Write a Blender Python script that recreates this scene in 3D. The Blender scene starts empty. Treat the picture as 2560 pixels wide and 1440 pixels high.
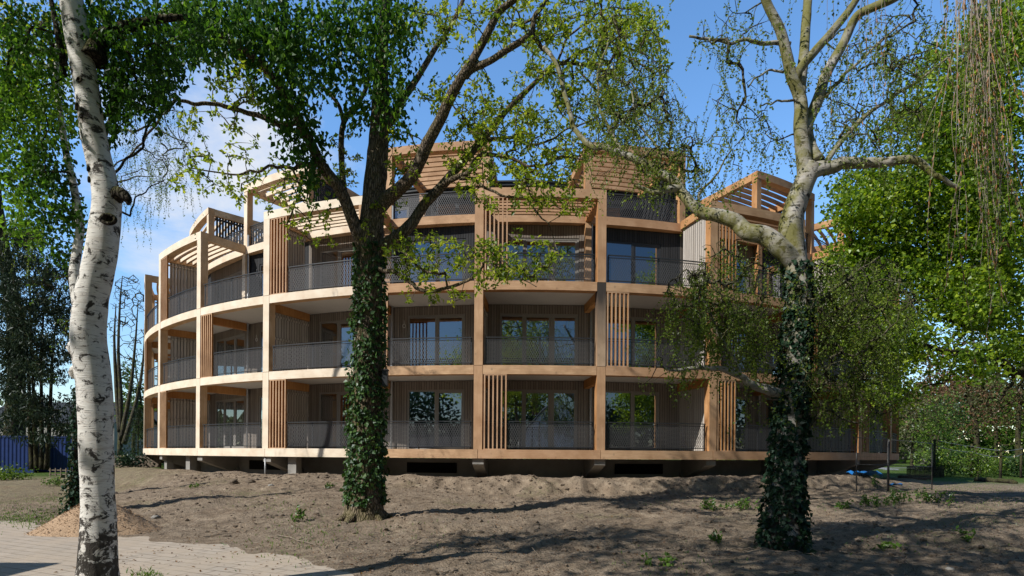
import bpy, math, random
import numpy as np
from math import sin, cos, pi, radians
rng = np.random.default_rng(11)
random.seed(5)
scn = bpy.context.scene
COL = scn.collection

# ------------------------------------------------------------------ survey of the place
F, HZ, ROLL, EYE = 1450.97, 1134.51, .0069, 1.6          # lens in px, horizon, roll, eye height


def P(x, y, Y):
    """world point seen at photo pixel (x, y) at distance Y from the camera"""
    dx, dy = x - 1280, y - 720
    c, s = cos(ROLL), sin(ROLL)
    u, v = dx * c + dy * s, -dx * s + dy * c
    return np.array((u / F * Y, Y, EYE - (v - (HZ - 720)) / F * Y))


CX, CY = .5582, 45.276                                    # axis of the round building
RO, RI, RW, RB = 24.70, 22.45, 22.42, 19.0
T0, DL = -.0705, .1778
LV = [1.75, 4.75, 7.75, 10.98]
FT, TT = 11.05, 13.88
BH = .32


def sstep(a, b, x):
    t = np.clip((x - a) / (b - a), 0, 1)
    return t * t * (3 - 2 * t)


def vnoise(x, y, seed=0):
    """smooth 2d value noise"""
    x = np.asarray(x, float); y = np.asarray(y, float)
    xi = np.floor(x).astype(np.int64); yi = np.floor(y).astype(np.int64)
    fx = x - xi; fy = y - yi
    fx = fx * fx * (3 - 2 * fx); fy = fy * fy * (3 - 2 * fy)

    def h(a, b):
        n = (a * 374761393 + b * 668265263 + seed * 974634777) & 0x7fffffff
        n = ((n ^ (n >> 13)) * 1274126177) & 0x7fffffff
        return ((n ^ (n >> 16)) & 0xffff) / 65535.0
    return (h(xi, yi) * (1 - fx) + h(xi + 1, yi) * fx) * (1 - fy) + (h(xi, yi + 1) * (1 - fx) + h(xi + 1, yi + 1) * fx) * fy


def path_edge(X):
    """how far the paved path reaches at a given X"""
    return np.interp(X, [-30, -11.1, -7.4, -4.7, -2.1, -.8, 1], [15.8, 13.0, 11.5, 10.2, 8.0, 6.2, 3.5])


def gz(X, Y, fine=True):
    """ground height"""
    X = np.asarray(X, float); Y = np.asarray(Y, float)
    d = np.hypot(X - CX, Y - CY) - RO
    left = 1 - sstep(-5.5, -1.5, X)
    zl = .78 * np.clip(1 - (d - .5) / 9.6, 0, 1) ** 1.25
    zl = zl * (1 - .75 * sstep(-10.5, -14.5, X) * sstep(1.5, 4.0, d))
    zr = .30 * np.clip(1 - (d - 1.7) / 12, 0, 1)
    rag = .35 * (vnoise(X * 1.3, Y * 1.3, 3) - .5)
    zr = zr + (.76 - zr) * (1 - sstep(.55, 1.75, d + rag))
    z = zl * left + zr * (1 - left)
    z = np.where(d < .5, .76 - .3 * sstep(-.1, -1.2, d), z)
    # away from the site
    far = sstep(38, 55, Y)
    z = z * (1 - far) + .45 * far
    z = z * (1 - sstep(14, 20, X) * .55 * (1 - sstep(40, 60, Y)))
    if fine:
        off = sstep(0.0, 1.2, Y - path_edge(X))
        n = (vnoise(X * .55, Y * .55, 1) - .5) * .16 + (vnoise(X * 1.7, Y * 1.7, 2) - .5) * .09
        n = n + (vnoise(X * 4.3, Y * 4.3, 4) - .5) * .05 + (vnoise(X * 9.5, Y * 9.5, 5) - .5) * .05 + (vnoise(X * 23, Y * 23, 15) - .5) * .026 * (1 - sstep(15, 20, Y))
        bank = np.exp(-((d - 1.1) / .6) ** 2) * (1 - left)
        n = n + bank * ((vnoise(X * 2.6, Y * 2.6, 6) - .5) * .34 + (vnoise(X * 7, Y * 5, 16) - .5) * .14)
        z = z + n * off * (1 - .7 * sstep(22, 30, Y)) * sstep(-1.0, .3, d)
        # wheel ruts crossing the yard
        rut = np.exp(-((Y - 11.6 - .16 * (X + 1.5)) / .35) ** 2) * sstep(-2.8, -1.8, X) * (1 - sstep(1.0, 3.0, X))
        z = z + rut * (.05 * np.sin(X * 19 + Y * 8) - .05)
        r2 = np.exp(-((Y - 9.3 - .10 * X) / .28) ** 2) * sstep(-1.0, .2, X)
        z = z - r2 * .07 + np.exp(-((Y - 9.75 - .10 * X) / .2) ** 2) * sstep(-1.0, .2, X) * .05
    return z


# ------------------------------------------------------------------ mesh helpers
class MB:
    def __init__(s):
        s.V, s.Q, s.T, s.n, s.A = [], [], [], 0, []

    def add(s, V, Q=None, T=None, a=None):
        V = np.asarray(V, float).reshape(-1, 3)
        if Q is not None and len(Q): s.Q.append(np.asarray(Q, np.int64).reshape(-1, 4) + s.n)
        if T is not None and len(T): s.T.append(np.asarray(T, np.int64).reshape(-1, 3) + s.n)
        s.V.append(V)
        s.A.append(np.zeros(len(V)) if a is None else np.broadcast_to(np.asarray(a, float), (len(V),)))
        s.n += len(V)

    def box(s, x0, x1, y0, y1, z0, z1, M=None):
        V = np.array([(x, y, z) for z in (z0, z1) for y in (y0, y1) for x in (x0, x1)], float)
        if M is not None: V = V @ M[:3, :3].T + M[:3, 3]
        s.add(V, [(0, 2, 3, 1), (4, 5, 7, 6), (0, 1, 5, 4), (2, 6, 7, 3), (0, 4, 6, 2), (1, 3, 7, 5)])

    def pbox(s, r0, r1, t, w, z0, z1):
        """upright box at angle t: radial r0..r1, tangential width w"""
        er = np.array((sin(t), -cos(t))); et = np.array((cos(t), sin(t)))
        V = []
        for z in (z0, z1):
            for r in (r1, r0):
                for k in (-.5, .5):
                    p = er * r + et * w * k
                    V.append((p[0], p[1], z))
        s.add(V, [(0, 2, 3, 1), (4, 5, 7, 6), (0, 1, 5, 4), (2, 6, 7, 3), (0, 4, 6, 2), (1, 3, 7, 5)])

    def arc(s, r0, r1, t0, t1, z0, z1, n=12):
        t = np.linspace(t0, t1, n + 1)
        V = []
        for r, z in ((r1, z0), (r1, z1), (r0, z1), (r0, z0)):
            V.append(np.stack([r * np.sin(t), -r * np.cos(t), np.full_like(t, z)], 1))
        V = np.concatenate(V)
        m = n + 1
        Q = []
        for a in range(4):
            b = (a + 1) % 4
            for i in range(n):
                Q.append((a * m + i, a * m + i + 1, b * m + i + 1, b * m + i))
        Q.append((0, m, 2 * m, 3 * m)); Q.append((n, 3 * m + n, 2 * m + n, m + n))
        s.add(V, Q)

    def tube(s, pts, rad, sides=6, cap=True, wob=0., a=None):
        pts = np.asarray(pts, float); n = len(pts)
        rad = np.broadcast_to(np.asarray(rad, float), (n,))
        tg = np.gradient(pts, axis=0)
        tg /= np.linalg.norm(tg, axis=1)[:, None] + 1e-9
        ref = np.array((1., 0, 0)) if abs(tg[0][0]) < .8 else np.array((0, 1., 0))
        N = np.zeros_like(pts)
        u = ref - tg[0] * ref.dot(tg[0]); u /= np.linalg.norm(u)
        for i in range(n):
            u = u - tg[i] * u.dot(tg[i]); u /= np.linalg.norm(u) + 1e-9
            N[i] = u
        B = np.cross(tg, N)
        an = np.arange(sides) / sides * 2 * pi
        rr = rad[:, None] * np.ones(sides)
        if wob:
            lump = vnoise(np.cos(an)[None] * 1.6 + 40 + pts[:, 2:3] * 1.1 + pts[:, :1] * 1.7, np.sin(an)[None] * 1.6 + 40 + pts[:, 1:2] * 1.3, 8) - .5
            fine = vnoise(np.cos(an)[None] * 3.4 + 80 + pts[:, 2:3] * 5 + pts[:, :1] * 6, np.sin(an)[None] * 3.4 + 20 + pts[:, 2:3] * .8, 9) - .5
            rr = rr * (1 + wob * (lump * 1.1 + fine * .55))
        V = pts[:, None] + rr[..., None] * (np.cos(an)[None, :, None] * N[:, None] + np.sin(an)[None, :, None] * B[:, None])
        V = V.reshape(-1, 3)
        i = np.arange(n - 1)[:, None] * sides; j = np.arange(sides)[None]; k = (j + 1) % sides
        Q = np.stack([i + j, i + k, i + sides + k, i + sides + j], -1).reshape(-1, 4)
        T = []
        if cap:
            V = np.concatenate([V, pts[:1], pts[-1:]])
            c0, c1 = n * sides, n * sides + 1
            for q in range(sides):
                T.append((c0, (q + 1) % sides, q)); T.append((c1, (n - 1) * sides + q, (n - 1) * sides + (q + 1) % sides))
        s.add(V, Q, T, a)

    def leaves(s, C, D, N, ln, wd, rnd, fold=.12):
        """folded leaves: base C, tip direction D, face normal N"""
        C = np.asarray(C, float)
        m = len(C)
        if not m: return
        D = D / (np.linalg.norm(D, axis=1)[:, None] + 1e-9)
        S = np.cross(D, N); S /= np.linalg.norm(S, axis=1)[:, None] + 1e-9
        N = np.cross(S, D)
        ln = np.broadcast_to(ln, (m,))[:, None]; wd = np.broadcast_to(wd, (m,))[:, None]
        mid = C + D * ln * .42
        V = np.stack([C, mid + S * wd * .5 + N * wd * fold * 2, C + D * ln - N * ln * .12, mid - S * wd * .5 + N * wd * fold * 2], 1).reshape(-1, 3)
        b = np.arange(m)[:, None] * 4
        T = np.concatenate([b + np.array([[0, 1, 2]]), b + np.array([[0, 2, 3]])])
        s.add(V, None, T, np.repeat(rnd, 4))

    def mesh(s, name, smooth=False, attr=False):
        me = bpy.data.meshes.new(name)
        V = np.concatenate(s.V) if s.V else np.zeros((0, 3))
        Q = np.concatenate(s.Q) if s.Q else np.zeros((0, 4), np.int64)
        T = np.concatenate(s.T) if s.T else np.zeros((0, 3), np.int64)
        me.vertices.add(len(V)); me.vertices.foreach_set('co', V.astype(np.float32).ravel())
        loops = np.concatenate([Q.ravel(), T.ravel()])
        tot = np.concatenate([np.full(len(Q), 4), np.full(len(T), 3)])
        st = np.concatenate([[0], np.cumsum(tot)[:-1]]) if len(tot) else np.zeros(0)
        me.loops.add(len(loops)); me.loops.foreach_set('vertex_index', loops.astype(np.int32))
        me.polygons.add(len(tot)); me.polygons.foreach_set('loop_start', st.astype(np.int32))
        me.polygons.foreach_set('use_smooth', np.full(len(tot), bool(smooth)))
        if attr:
            at = me.attributes.new('rnd', 'FLOAT', 'POINT')
            at.data.foreach_set('value', np.concatenate(s.A).astype(np.float32))
        me.update(calc_edges=True)
        return me


def link(name, me, mat=None, parent=None, loc=None, rz=0):
    o = bpy.data.objects.new(name, me)
    COL.objects.link(o)
    if mat is not None and me is not None and not len(me.materials): me.materials.append(mat)
    if parent is not None: o.parent = parent
    if loc is not None: o.location = loc
    o.rotation_euler = (0, 0, rz)
    return o


def tag(o, label, cat=None, group=None, kind=None):
    o['label'] = label
    if cat: o['category'] = cat
    if group: o['group'] = group
    if kind: o['kind'] = kind
    return o


def thing(name, label, cat, loc=(0, 0, 0), group=None, rz=0):
    return tag(link(name, None, loc=tuple(map(float, loc)), rz=rz), label, cat, group)


def shift(mb, loc):
    """re-express a mesh builder's points relative to loc"""
    mb.V = [v - np.asarray(loc, float) for v in mb.V]
    return mb


# ------------------------------------------------------------------ materials
class NT:
    def __init__(s, name):
        s.m = bpy.data.materials.new(name); s.m.use_nodes = True
        s.t = s.m.node_tree; s.t.nodes.clear()
        s.out = s.n('ShaderNodeOutputMaterial')

    def n(s, typ, **kw):
        x = s.t.nodes.new(typ)
        for k, v in kw.items():
            if k.startswith('i_'):
                x.inputs[k[2:].replace('_', ' ')].default_value = v
            else: setattr(x, k, v)
        return x

    def l(s, a, b): s.t.links.new(a, b)

    def coord(s, scale=(1, 1, 1), kind='Object', rot=(0, 0, 0)):
        tc = s.n('ShaderNodeTexCoord'); mp = s.n('ShaderNodeMapping')
        mp.inputs['Scale'].default_value = scale; mp.inputs['Rotation'].default_value = rot
        s.l(tc.outputs[kind], mp.inputs['Vector'])
        return mp.outputs['Vector']

    def noise(s, vec, scale=5, detail=4, rough=.55, dist=0.):
        x = s.n('ShaderNodeTexNoise'); x.inputs['Scale'].default_value = scale
        x.inputs['Detail'].default_value = detail; x.inputs['Roughness'].default_value = rough
        x.inputs['Distortion'].default_value = dist
        if vec is not None: s.l(vec, x.inputs['Vector'])
        return x.outputs['Fac']

    def ramp(s, fac, stops, interp='LINEAR'):
        x = s.n('ShaderNodeValToRGB'); cr = x.color_ramp; cr.interpolation = interp
        while len(cr.elements) < len(stops): cr.elements.new(.5)
        for e, (p, c) in zip(cr.elements, stops):
            e.position = p
            e.color = (c, c, c, 1) if isinstance(c, (int, float)) else (*c, 1)
        s.l(fac, x.inputs['Fac'])
        return x.outputs['Color']

    def mix(s, fac, a, b, mode='MIX'):
        x = s.n('ShaderNodeMix', data_type='RGBA', blend_type=mode)
        for sock, v in ((x.inputs[0], fac), (x.inputs[6], a), (x.inputs[7], b)):
            if isinstance(v, (int, float)): sock.default_value = v
            elif isinstance(v, tuple): sock.default_value = (*v, 1)
            else: s.l(v, sock)
        return x.outputs[2]

    def math(s, op, a, b=None, c=None):
        x = s.n('ShaderNodeMath', operation=op)
        for i, v in enumerate((a, b, c)):
            if v is None: continue
            if isinstance(v, (int, float)): x.inputs[i].default_value = v
            else: s.l(v, x.inputs[i])
        return x.outputs[0]

    def bump(s, h, strength=.5, dist=.02, prev=None):
        x = s.n('ShaderNodeBump'); x.inputs['Strength'].default_value = strength; x.inputs['Distance'].default_value = dist
        s.l(h, x.inputs['Height'])
        if prev is not None: s.l(prev, x.inputs['Normal'])
        return x.outputs['Normal']

    def bsdf(s, col, rough=.8, nrm=None, metal=0, spec=.3):
        x = s.n('ShaderNodeBsdfPrincipled')
        if isinstance(col, tuple): x.inputs['Base Color'].default_value = (*col, 1)
        else: s.l(col, x.inputs['Base Color'])
        if isinstance(rough, (int, float)): x.inputs['Roughness'].default_value = rough
        else: s.l(rough, x.inputs['Roughness'])
        x.inputs['Metallic'].default_value = metal
        x.inputs['Specular IOR Level'].default_value = spec
        if nrm is not None: s.l(nrm, x.inputs['Normal'])
        return x.outputs['BSDF']

    def done(s, sh):
        s.l(sh, s.out.inputs['Surface']); return s.m


def m_wood(name, c0, c1, axis='z', dark=None, face_pale=.2):
    t = NT(name)
    sc = {'z': (9, 9, .7), 'x': (.7, 9, 9)}[axis]
    v = t.coord(sc)
    oi = t.n('ShaderNodeObjectInfo')
    off = t.n('ShaderNodeVectorMath', operation='ADD')
    sc3 = t.n('ShaderNodeVectorMath', operation='SCALE'); sc3.inputs['Scale'].default_value = 37.
    cmb = t.n('ShaderNodeCombineXYZ')
    for k in range(3): t.l(oi.outputs['Random'], cmb.inputs[k])
    t.l(cmb.outputs[0], sc3.inputs[0]); t.l(v, off.inputs[0]); t.l(sc3.outputs[0], off.inputs[1])
    g = t.noise(off.outputs[0], 2.2, 6, .62, .6)
    big = t.noise(t.coord((1.1, 1.1, 1.1)), 1.3, 3)
    col = t.ramp(g, [(.25, c0), (.5, tuple((a + b) / 2 for a, b in zip(c0, c1))), (.72, c1)])
    kn = t.n('ShaderNodeTexVoronoi', feature='F1'); kn.inputs['Scale'].default_value = 3.2
    t.l(t.coord((1, 1, .8)), kn.inputs['Vector'])
    col = t.mix(t.ramp(kn.outputs['Distance'], [(.04, .85), (.16, 0.)]), col, tuple(x * .45 for x in c0))
    col = t.mix(t.ramp(big, [(.40, 0.), (.70, .75)]), col, tuple(x * .62 for x in c0))
    col = t.mix(t.math('MULTIPLY', oi.outputs['Random'], .55), col, (c0[0] * .85, c0[1] * .68, c0[2] * .5))
    # paler outer faces; on the left bays the tint stands in for sunlight
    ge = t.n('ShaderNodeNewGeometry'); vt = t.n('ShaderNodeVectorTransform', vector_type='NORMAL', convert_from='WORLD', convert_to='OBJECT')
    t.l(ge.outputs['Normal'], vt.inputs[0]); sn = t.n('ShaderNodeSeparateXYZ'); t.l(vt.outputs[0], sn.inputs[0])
    fr = t.math('MULTIPLY', t.ramp(t.math('MULTIPLY', sn.outputs['Y'], -1.), [(.75, 0.), (.95, 1.)]), t.ramp(big, [(.3, face_pale), (.7, face_pale * .55)]))
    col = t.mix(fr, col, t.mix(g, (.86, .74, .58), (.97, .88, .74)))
    if dark:
        sp = t.n('ShaderNodeSeparateXYZ'); tc = t.n('ShaderNodeTexCoord'); t.l(tc.outputs['Object'], sp.inputs[0])
        zz = t.math('ADD', sp.outputs['Z'], t.math('MULTIPLY', t.noise(t.coord((3, 3, .5)), 2, 4), 1.4))
        col = t.mix(t.ramp(t.math('MULTIPLY', zz, .25), [(.3, 0.), (.8, .93)]), col, dark)
    return t.done(t.bsdf(col, .72, t.bump(g, .25, .006), 0, .25))


WOOD = m_wood('larch_timber', (.42, .205, .078), (.68, .41, .205))
WOODX = m_wood('larch_timber_lengthwise', (.42, .205, .078), (.68, .41, .205), 'x')
WOODO = m_wood('fresh_orange_larch', (.42, .185, .055), (.66, .36, .14), 'z', None, .3)
WOODL = m_wood('sunlit_larch', (.62, .39, .20), (.84, .64, .43), 'z', None, .95)  # paler copy for the left bays, strong sunlight put into its colour
WOODLX = m_wood('sunlit_larch_lengthwise', (.62, .39, .20), (.84, .64, .43), 'x', None, .95)
WOODD = m_wood('weathered_timber', (.42, .27, .16), (.55, .4, .27), 'z', (.025, .025, .027))


def m_boards(name, c0, c1, gap=(.02, .02, .02), w=.105, axis='X'):
    t = NT(name)
    tc = t.n('ShaderNodeTexCoord'); sp = t.n('ShaderNodeSeparateXYZ'); t.l(tc.outputs['Object'], sp.inputs[0])
    q = t.math('DIVIDE', sp.outputs[axis], w)
    fr = t.math('FRACT', q)
    idx = t.math('FLOOR', q)
    wn = t.n('ShaderNodeTexWhiteNoise', noise_dimensions='1D'); t.l(idx, wn.inputs['W'])
    g = t.noise(t.coord((14, 14, 1.0)), 2, 5, .6, .3)
    col = t.mix(wn.outputs['Value'], c0, c1)
    col = t.mix(t.ramp(g, [(.35, 0.), (.75, .5)]), col, tuple(x * .6 for x in c0))
    line = t.ramp(t.math('ABSOLUTE', t.math('SUBTRACT', fr, .5)), [(.40, 0.), (.46, 1.)])
    col = t.mix(line, col, gap)
    return t.done(t.bsdf(col, .8, t.bump(t.math('MULTIPLY', line, -1.), .9, .02), 0, .2))


CLAD = m_boards('taupe_board_cladding', (.22, .185, .155), (.31, .27, .235), (.05, .04, .033))
CLADK = m_boards('black_board_cladding', (.030, .031, .034), (.05, .051, .055), (.008, .008, .008))
CLADY = m_boards('divider_boards', (.44, .39, .34), (.58, .53, .48), (.06, .05, .04), .14, 'Y')


def m_plain(name, col, rough=.6, var=.25, scale=4., metal=0., spec=.3, bump=.15):
    t = NT(name)
    n = t.noise(t.coord(), scale, 5, .6)
    c = t.mix(t.ramp(n, [(.3, 0.), (.75, 1.)]), col, tuple(max(0, x * (1 - var)) for x in col))
    return t.done(t.bsdf(c, rough, t.bump(n, bump, .01), metal, spec))


CONC = m_plain('grey_concrete', (.34, .325, .30), .9, .35, 1.7, bump=.3)
CEIL = m_plain('pale_ceiling_board', (.60, .56, .51), .9, .1, 1.2)
DARKM = m_plain('anthracite_metal', (.03, .032, .036), .45, .2, 9, 0., .5)
MESHM = m_plain('woven_metal_mesh', (.13, .13, .135), .5, .2, 20, .2, .5)
FRAMET = m_plain('taupe_window_paint', (.27, .255, .235), .5, .1, 3)
FRAMEK = m_plain('dark_window_paint', (.04, .043, .05), .45, .1, 3)
GALV = m_plain('galvanised_steel', (.42, .43, .44), .5, .25, 12, .5)
BLACKV = m_plain('black_vent', (.006, .006, .006), .9, .1)
ROOM = m_plain('plastered_room', (.42, .39, .35), .95, .1)
ROOFM = m_plain('dark_roofing', (.035, .04, .042), .6, .2)
WHITEP = m_plain('white_paint', (.75, .73, .70), .6, .12)


def m_glass():
    t = NT('window_glass')
    fr = t.n('ShaderNodeFresnel'); fr.inputs['IOR'].default_value = 1.55
    fac = t.math('MINIMUM', t.math('ADD', t.math('MULTIPLY', fr.outputs[0], 1.6), .34), 1.0)
    gl = t.n('ShaderNodeBsdfGlossy'); gl.inputs['Roughness'].default_value = .012
    gl.inputs['Color'].default_value = (.80, .86, .95, 1)
    wav = t.noise(t.coord((1, 1, .7)), 1.1, 1, .4)
    t.l(t.bump(wav, .05, .05), gl.inputs['Normal'])
    tr = t.n('ShaderNodeBsdfTransparent'); tr.inputs['Color'].default_value = (.5, .55, .55, 1)
    mx = t.n('ShaderNodeMixShader'); t.l(fac, mx.inputs[0]); t.l(tr.outputs[0], mx.inputs[1]); t.l(gl.outputs[0], mx.inputs[2])
    return t.done(mx.outputs[0])


GLASS = m_glass()


def m_leaf(name, stops, trans=.45, gloss=.06, tboost=1.5, rough=.4):
    t = NT(name)
    at = t.n('ShaderNodeAttribute', attribute_name='rnd')
    col = t.ramp(at.outputs['Fac'], stops)
    d = t.n('ShaderNodeBsdfDiffuse'); t.l(col, d.inputs['Color'])
    tl = t.n('ShaderNodeBsdfTranslucent')
    tcol = t.mix(1.0, col, (tboost * 1.0, tboost * 1.0, tboost * .45), 'MULTIPLY'); t.l(tcol, tl.inputs['Color'])
    m1 = t.n('ShaderNodeMixShader'); m1.inputs[0].default_value = trans
    t.l(d.outputs[0], m1.inputs[1]); t.l(tl.outputs[0], m1.inputs[2])
    g = t.n('ShaderNodeBsdfGlossy'); g.inputs['Roughness'].default_value = rough; g.inputs['Color'].default_value = (.9, .95, 1, 1)
    m2 = t.n('ShaderNodeMixShader'); m2.inputs[0].default_value = gloss
    t.l(m1.outputs[0], m2.inputs[1]); t.l(g.outputs[0], m2.inputs[2])
    return t.done(m2.outputs[0])


LF_OAK = m_leaf('young_oak_leaf', [(0, (.08, .14, .016)), (.5, (.22, .30, .03)), (1, (.44, .47, .06))], .5, .02, 1.7)
LF_IVY = m_leaf('ivy_leaf', [(0, (.018, .045, .012)), (.55, (.045, .10, .024)), (.88, (.10, .18, .045)), (1, (.30, .32, .08))], .25, .028, 1.5, .42)
LF_IVYD = m_leaf('dull_ivy_leaf', [(0, (.010, .030, .016)), (.6, (.022, .058, .026)), (.93, (.045, .095, .04)), (1, (.20, .24, .08))], .18, .025, 1.3, .5)
LF_DARK = m_leaf('dark_hanging_leaf', [(0, (.02, .055, .010)), (.6, (.05, .125, .016)), (1, (.14, .25, .03))], .45, .015, 2.0)
LF_BIRCH = m_leaf('small_birch_leaf', [(0, (.06, .10, .018)), (.5, (.14, .21, .03)), (1, (.30, .37, .07))], .48, .02, 1.6)
LF_MAPLE = m_leaf('fresh_maple_leaf', [(0, (.04, .09, .012)), (.5, (.165, .275, .02)), (1, (.40, .50, .045))], .52, .02, 1.7)
LF_CON = m_leaf('conifer_spray', [(0, (.016, .030, .018)), (.7, (.04, .065, .036)), (1, (.09, .12, .06))], .15, .02, 1.2)
LF_BG = m_leaf('hedge_leaf', [(0, (.025, .055, .01)), (.5, (.085, .16, .02)), (1, (.22, .31, .045))], .35, .02, 1.4)
LF_RUST = m_leaf('rusty_leaf', [(0, (.10, .05, .03)), (.5, (.21, .115, .07)), (1, (.32, .19, .11))], .4, .02, 1.3)
LF_OLIVE = m_leaf('olive_leaf', [(0, (.08, .09, .04)), (.5, (.16, .17, .085)), (1, (.26, .26, .13))], .4, .02, 1.3)
LF_LIME = m_leaf('lime_leaf', [(0, (.16, .20, .02)), (.5, (.33, .36, .04)), (1, (.5, .5, .08))], .55, .02, 1.4)
LF_WEED = m_leaf('weed_leaf', [(0, (.04, .09, .012)), (.5, (.09, .19, .02)), (1, (.2, .32, .05))], .4, .04, 1.4)
LF_CATKIN = m_leaf('catkin', [(0, (.30, .13, .045)), (.5, (.42, .20, .08)), (1, (.5, .3, .15))], .2, .02, 1.2)


def m_bark_oak(name, c0, c1, moss=.5, mcol=(.13, .14, .03)):
    t = NT(name)
    v = t.coord((1, 1, .22))
    vo = t.n('ShaderNodeTexVoronoi', feature='DISTANCE_TO_EDGE'); vo.inputs['Scale'].default_value = 22
    wv = t.noise(t.coord(), 6, 3)
    va = t.n('ShaderNodeVectorMath', operation='ADD'); t.l(v, va.inputs[0])
    cm = t.n('ShaderNodeCombineXYZ')
    for k in range(3): t.l(t.math('MULTIPLY', wv, .09), cm.inputs[k])
    t.l(cm.outputs[0], va.inputs[1]); t.l(va.outputs[0], vo.inputs['Vector'])
    fur = t.ramp(vo.outputs['Distance'], [(.0, 0.), (.22, 1.)])
    n = t.noise(t.coord((1, 1, .3)), 14, 6, .65)
    col = t.mix(fur, tuple(x * .3 for x in c0), t.mix(n, c0, c1))
    if moss:
        mn = t.noise(t.coord(), 2.6, 5, .65)
        ge = t.n('ShaderNodeNewGeometry'); sp = t.n('ShaderNodeSeparateXYZ'); t.l(ge.outputs['Normal'], sp.inputs[0])
        up = t.math('ADD', t.math('MULTIPLY', sp.outputs['Z'], .22), mn)
        up = t.math('SUBTRACT', up, t.math('MULTIPLY', sp.outputs['X'], .08))
        col = t.mix(t.math('MULTIPLY', t.ramp(up, [(.44, 0.), (.66, 1.)]), moss), col, t.mix(n, mcol, tuple(x * 1.8 for x in mcol)))
    h = t.math('ADD', t.math('MULTIPLY', fur, .8), n)
    return t.done(t.bsdf(col, .95, t.bump(h, .9, .03), 0, .1))


BK_OAK = m_bark_oak('oak_bark', (.15, .115, .082), (.33, .26, .195), .35, (.11, .105, .03))
BK_DARK = m_bark_oak('dark_bark', (.05, .042, .033), (.10, .085, .065), .25)
BK_GREY = m_bark_oak('grey_bark', (.10, .09, .075), (.2, .18, .15), .4)


def m_bark_birch(name, moss=0.):
    t = NT(name)
    o = t.coord()
    base = t.mix(t.noise(o, 3.2, 5, .6), (.88, .86, .82), (.62, .58, .52))
    if moss: base = t.mix(.6, base, (.20, .185, .16))
    pink = t.noise(t.coord((2, 2, 9)), 3, 5, .6)
    base = t.mix(t.ramp(pink, [(.5, 0.), (.75, .6)]), base, (.40, .31, .24))
    # thin horizontal lenticels
    ln = t.noise(t.coord((5, 5, 62)), 1.5, 3, .55)
    base = t.mix(t.ramp(ln, [(.60, 0.), (.68, .85)]), base, (.08, .066, .056))
    # black diamonds and cracked plates, more of them toward the foot
    tc = t.n('ShaderNodeTexCoord'); sp = t.n('ShaderNodeSeparateXYZ'); t.l(tc.outputs['Object'], sp.inputs[0])
    pz = t.noise(t.coord((1.0, 1.0, 1.25)), 6.2, 8, .74, .6)
    foot = t.ramp(t.math('MULTIPLY', sp.outputs['Z'], .25), [(.0, .17), (.25, .06), (.55, .0), (1., .02)])
    pz = t.math('ADD', pz, foot)
    blk = t.ramp(pz, [(.555, 0.), (.60, 1.)])
    sm = t.noise(t.coord((1.0, 1.0, 1.7)), 11, 6, .7, .5)
    blk = t.math('MAXIMUM', blk, t.ramp(sm, [(.64, 0.), (.69, .9)]))
    crag = t.noise(t.coord((1, 1, .6)), 26, 5, .7)
    col = t.mix(blk, base, t.mix(crag, (.010, .009, .009), (.13, .115, .10)))
    if moss:
        mn = t.noise(t.coord(), 2.3, 5, .65)
        zr = t.ramp(t.math('MULTIPLY', sp.outputs['Z'], .1), [(.25, 0.), (.5, 1.)])
        ge = t.n('ShaderNodeNewGeometry'); s2 = t.n('ShaderNodeSeparateXYZ'); t.l(ge.outputs['Normal'], s2.inputs[0])
        mm = t.math('SUBTRACT', mn, t.math('MULTIPLY', s2.outputs['X'], .12))
        col = t.mix(t.math('MULTIPLY', t.math('MULTIPLY', t.ramp(mm, [(.40, 0.), (.6, 1.)]), zr), moss), col, t.mix(crag, (.075, .078, .018), (.24, .22, .055)))
    h = t.math('ADD', t.math('MULTIPLY', blk, t.math('ADD', crag, -.5)), t.math('MULTIPLY', ln, .25))
    return t.done(t.bsdf(col, .85, t.bump(h, .7, .03), 0, .15))


BK_BIRCH = m_bark_birch('white_birch_bark')
BK_BIRCH2 = m_bark_birch('mossy_birch_bark', .9)


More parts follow.
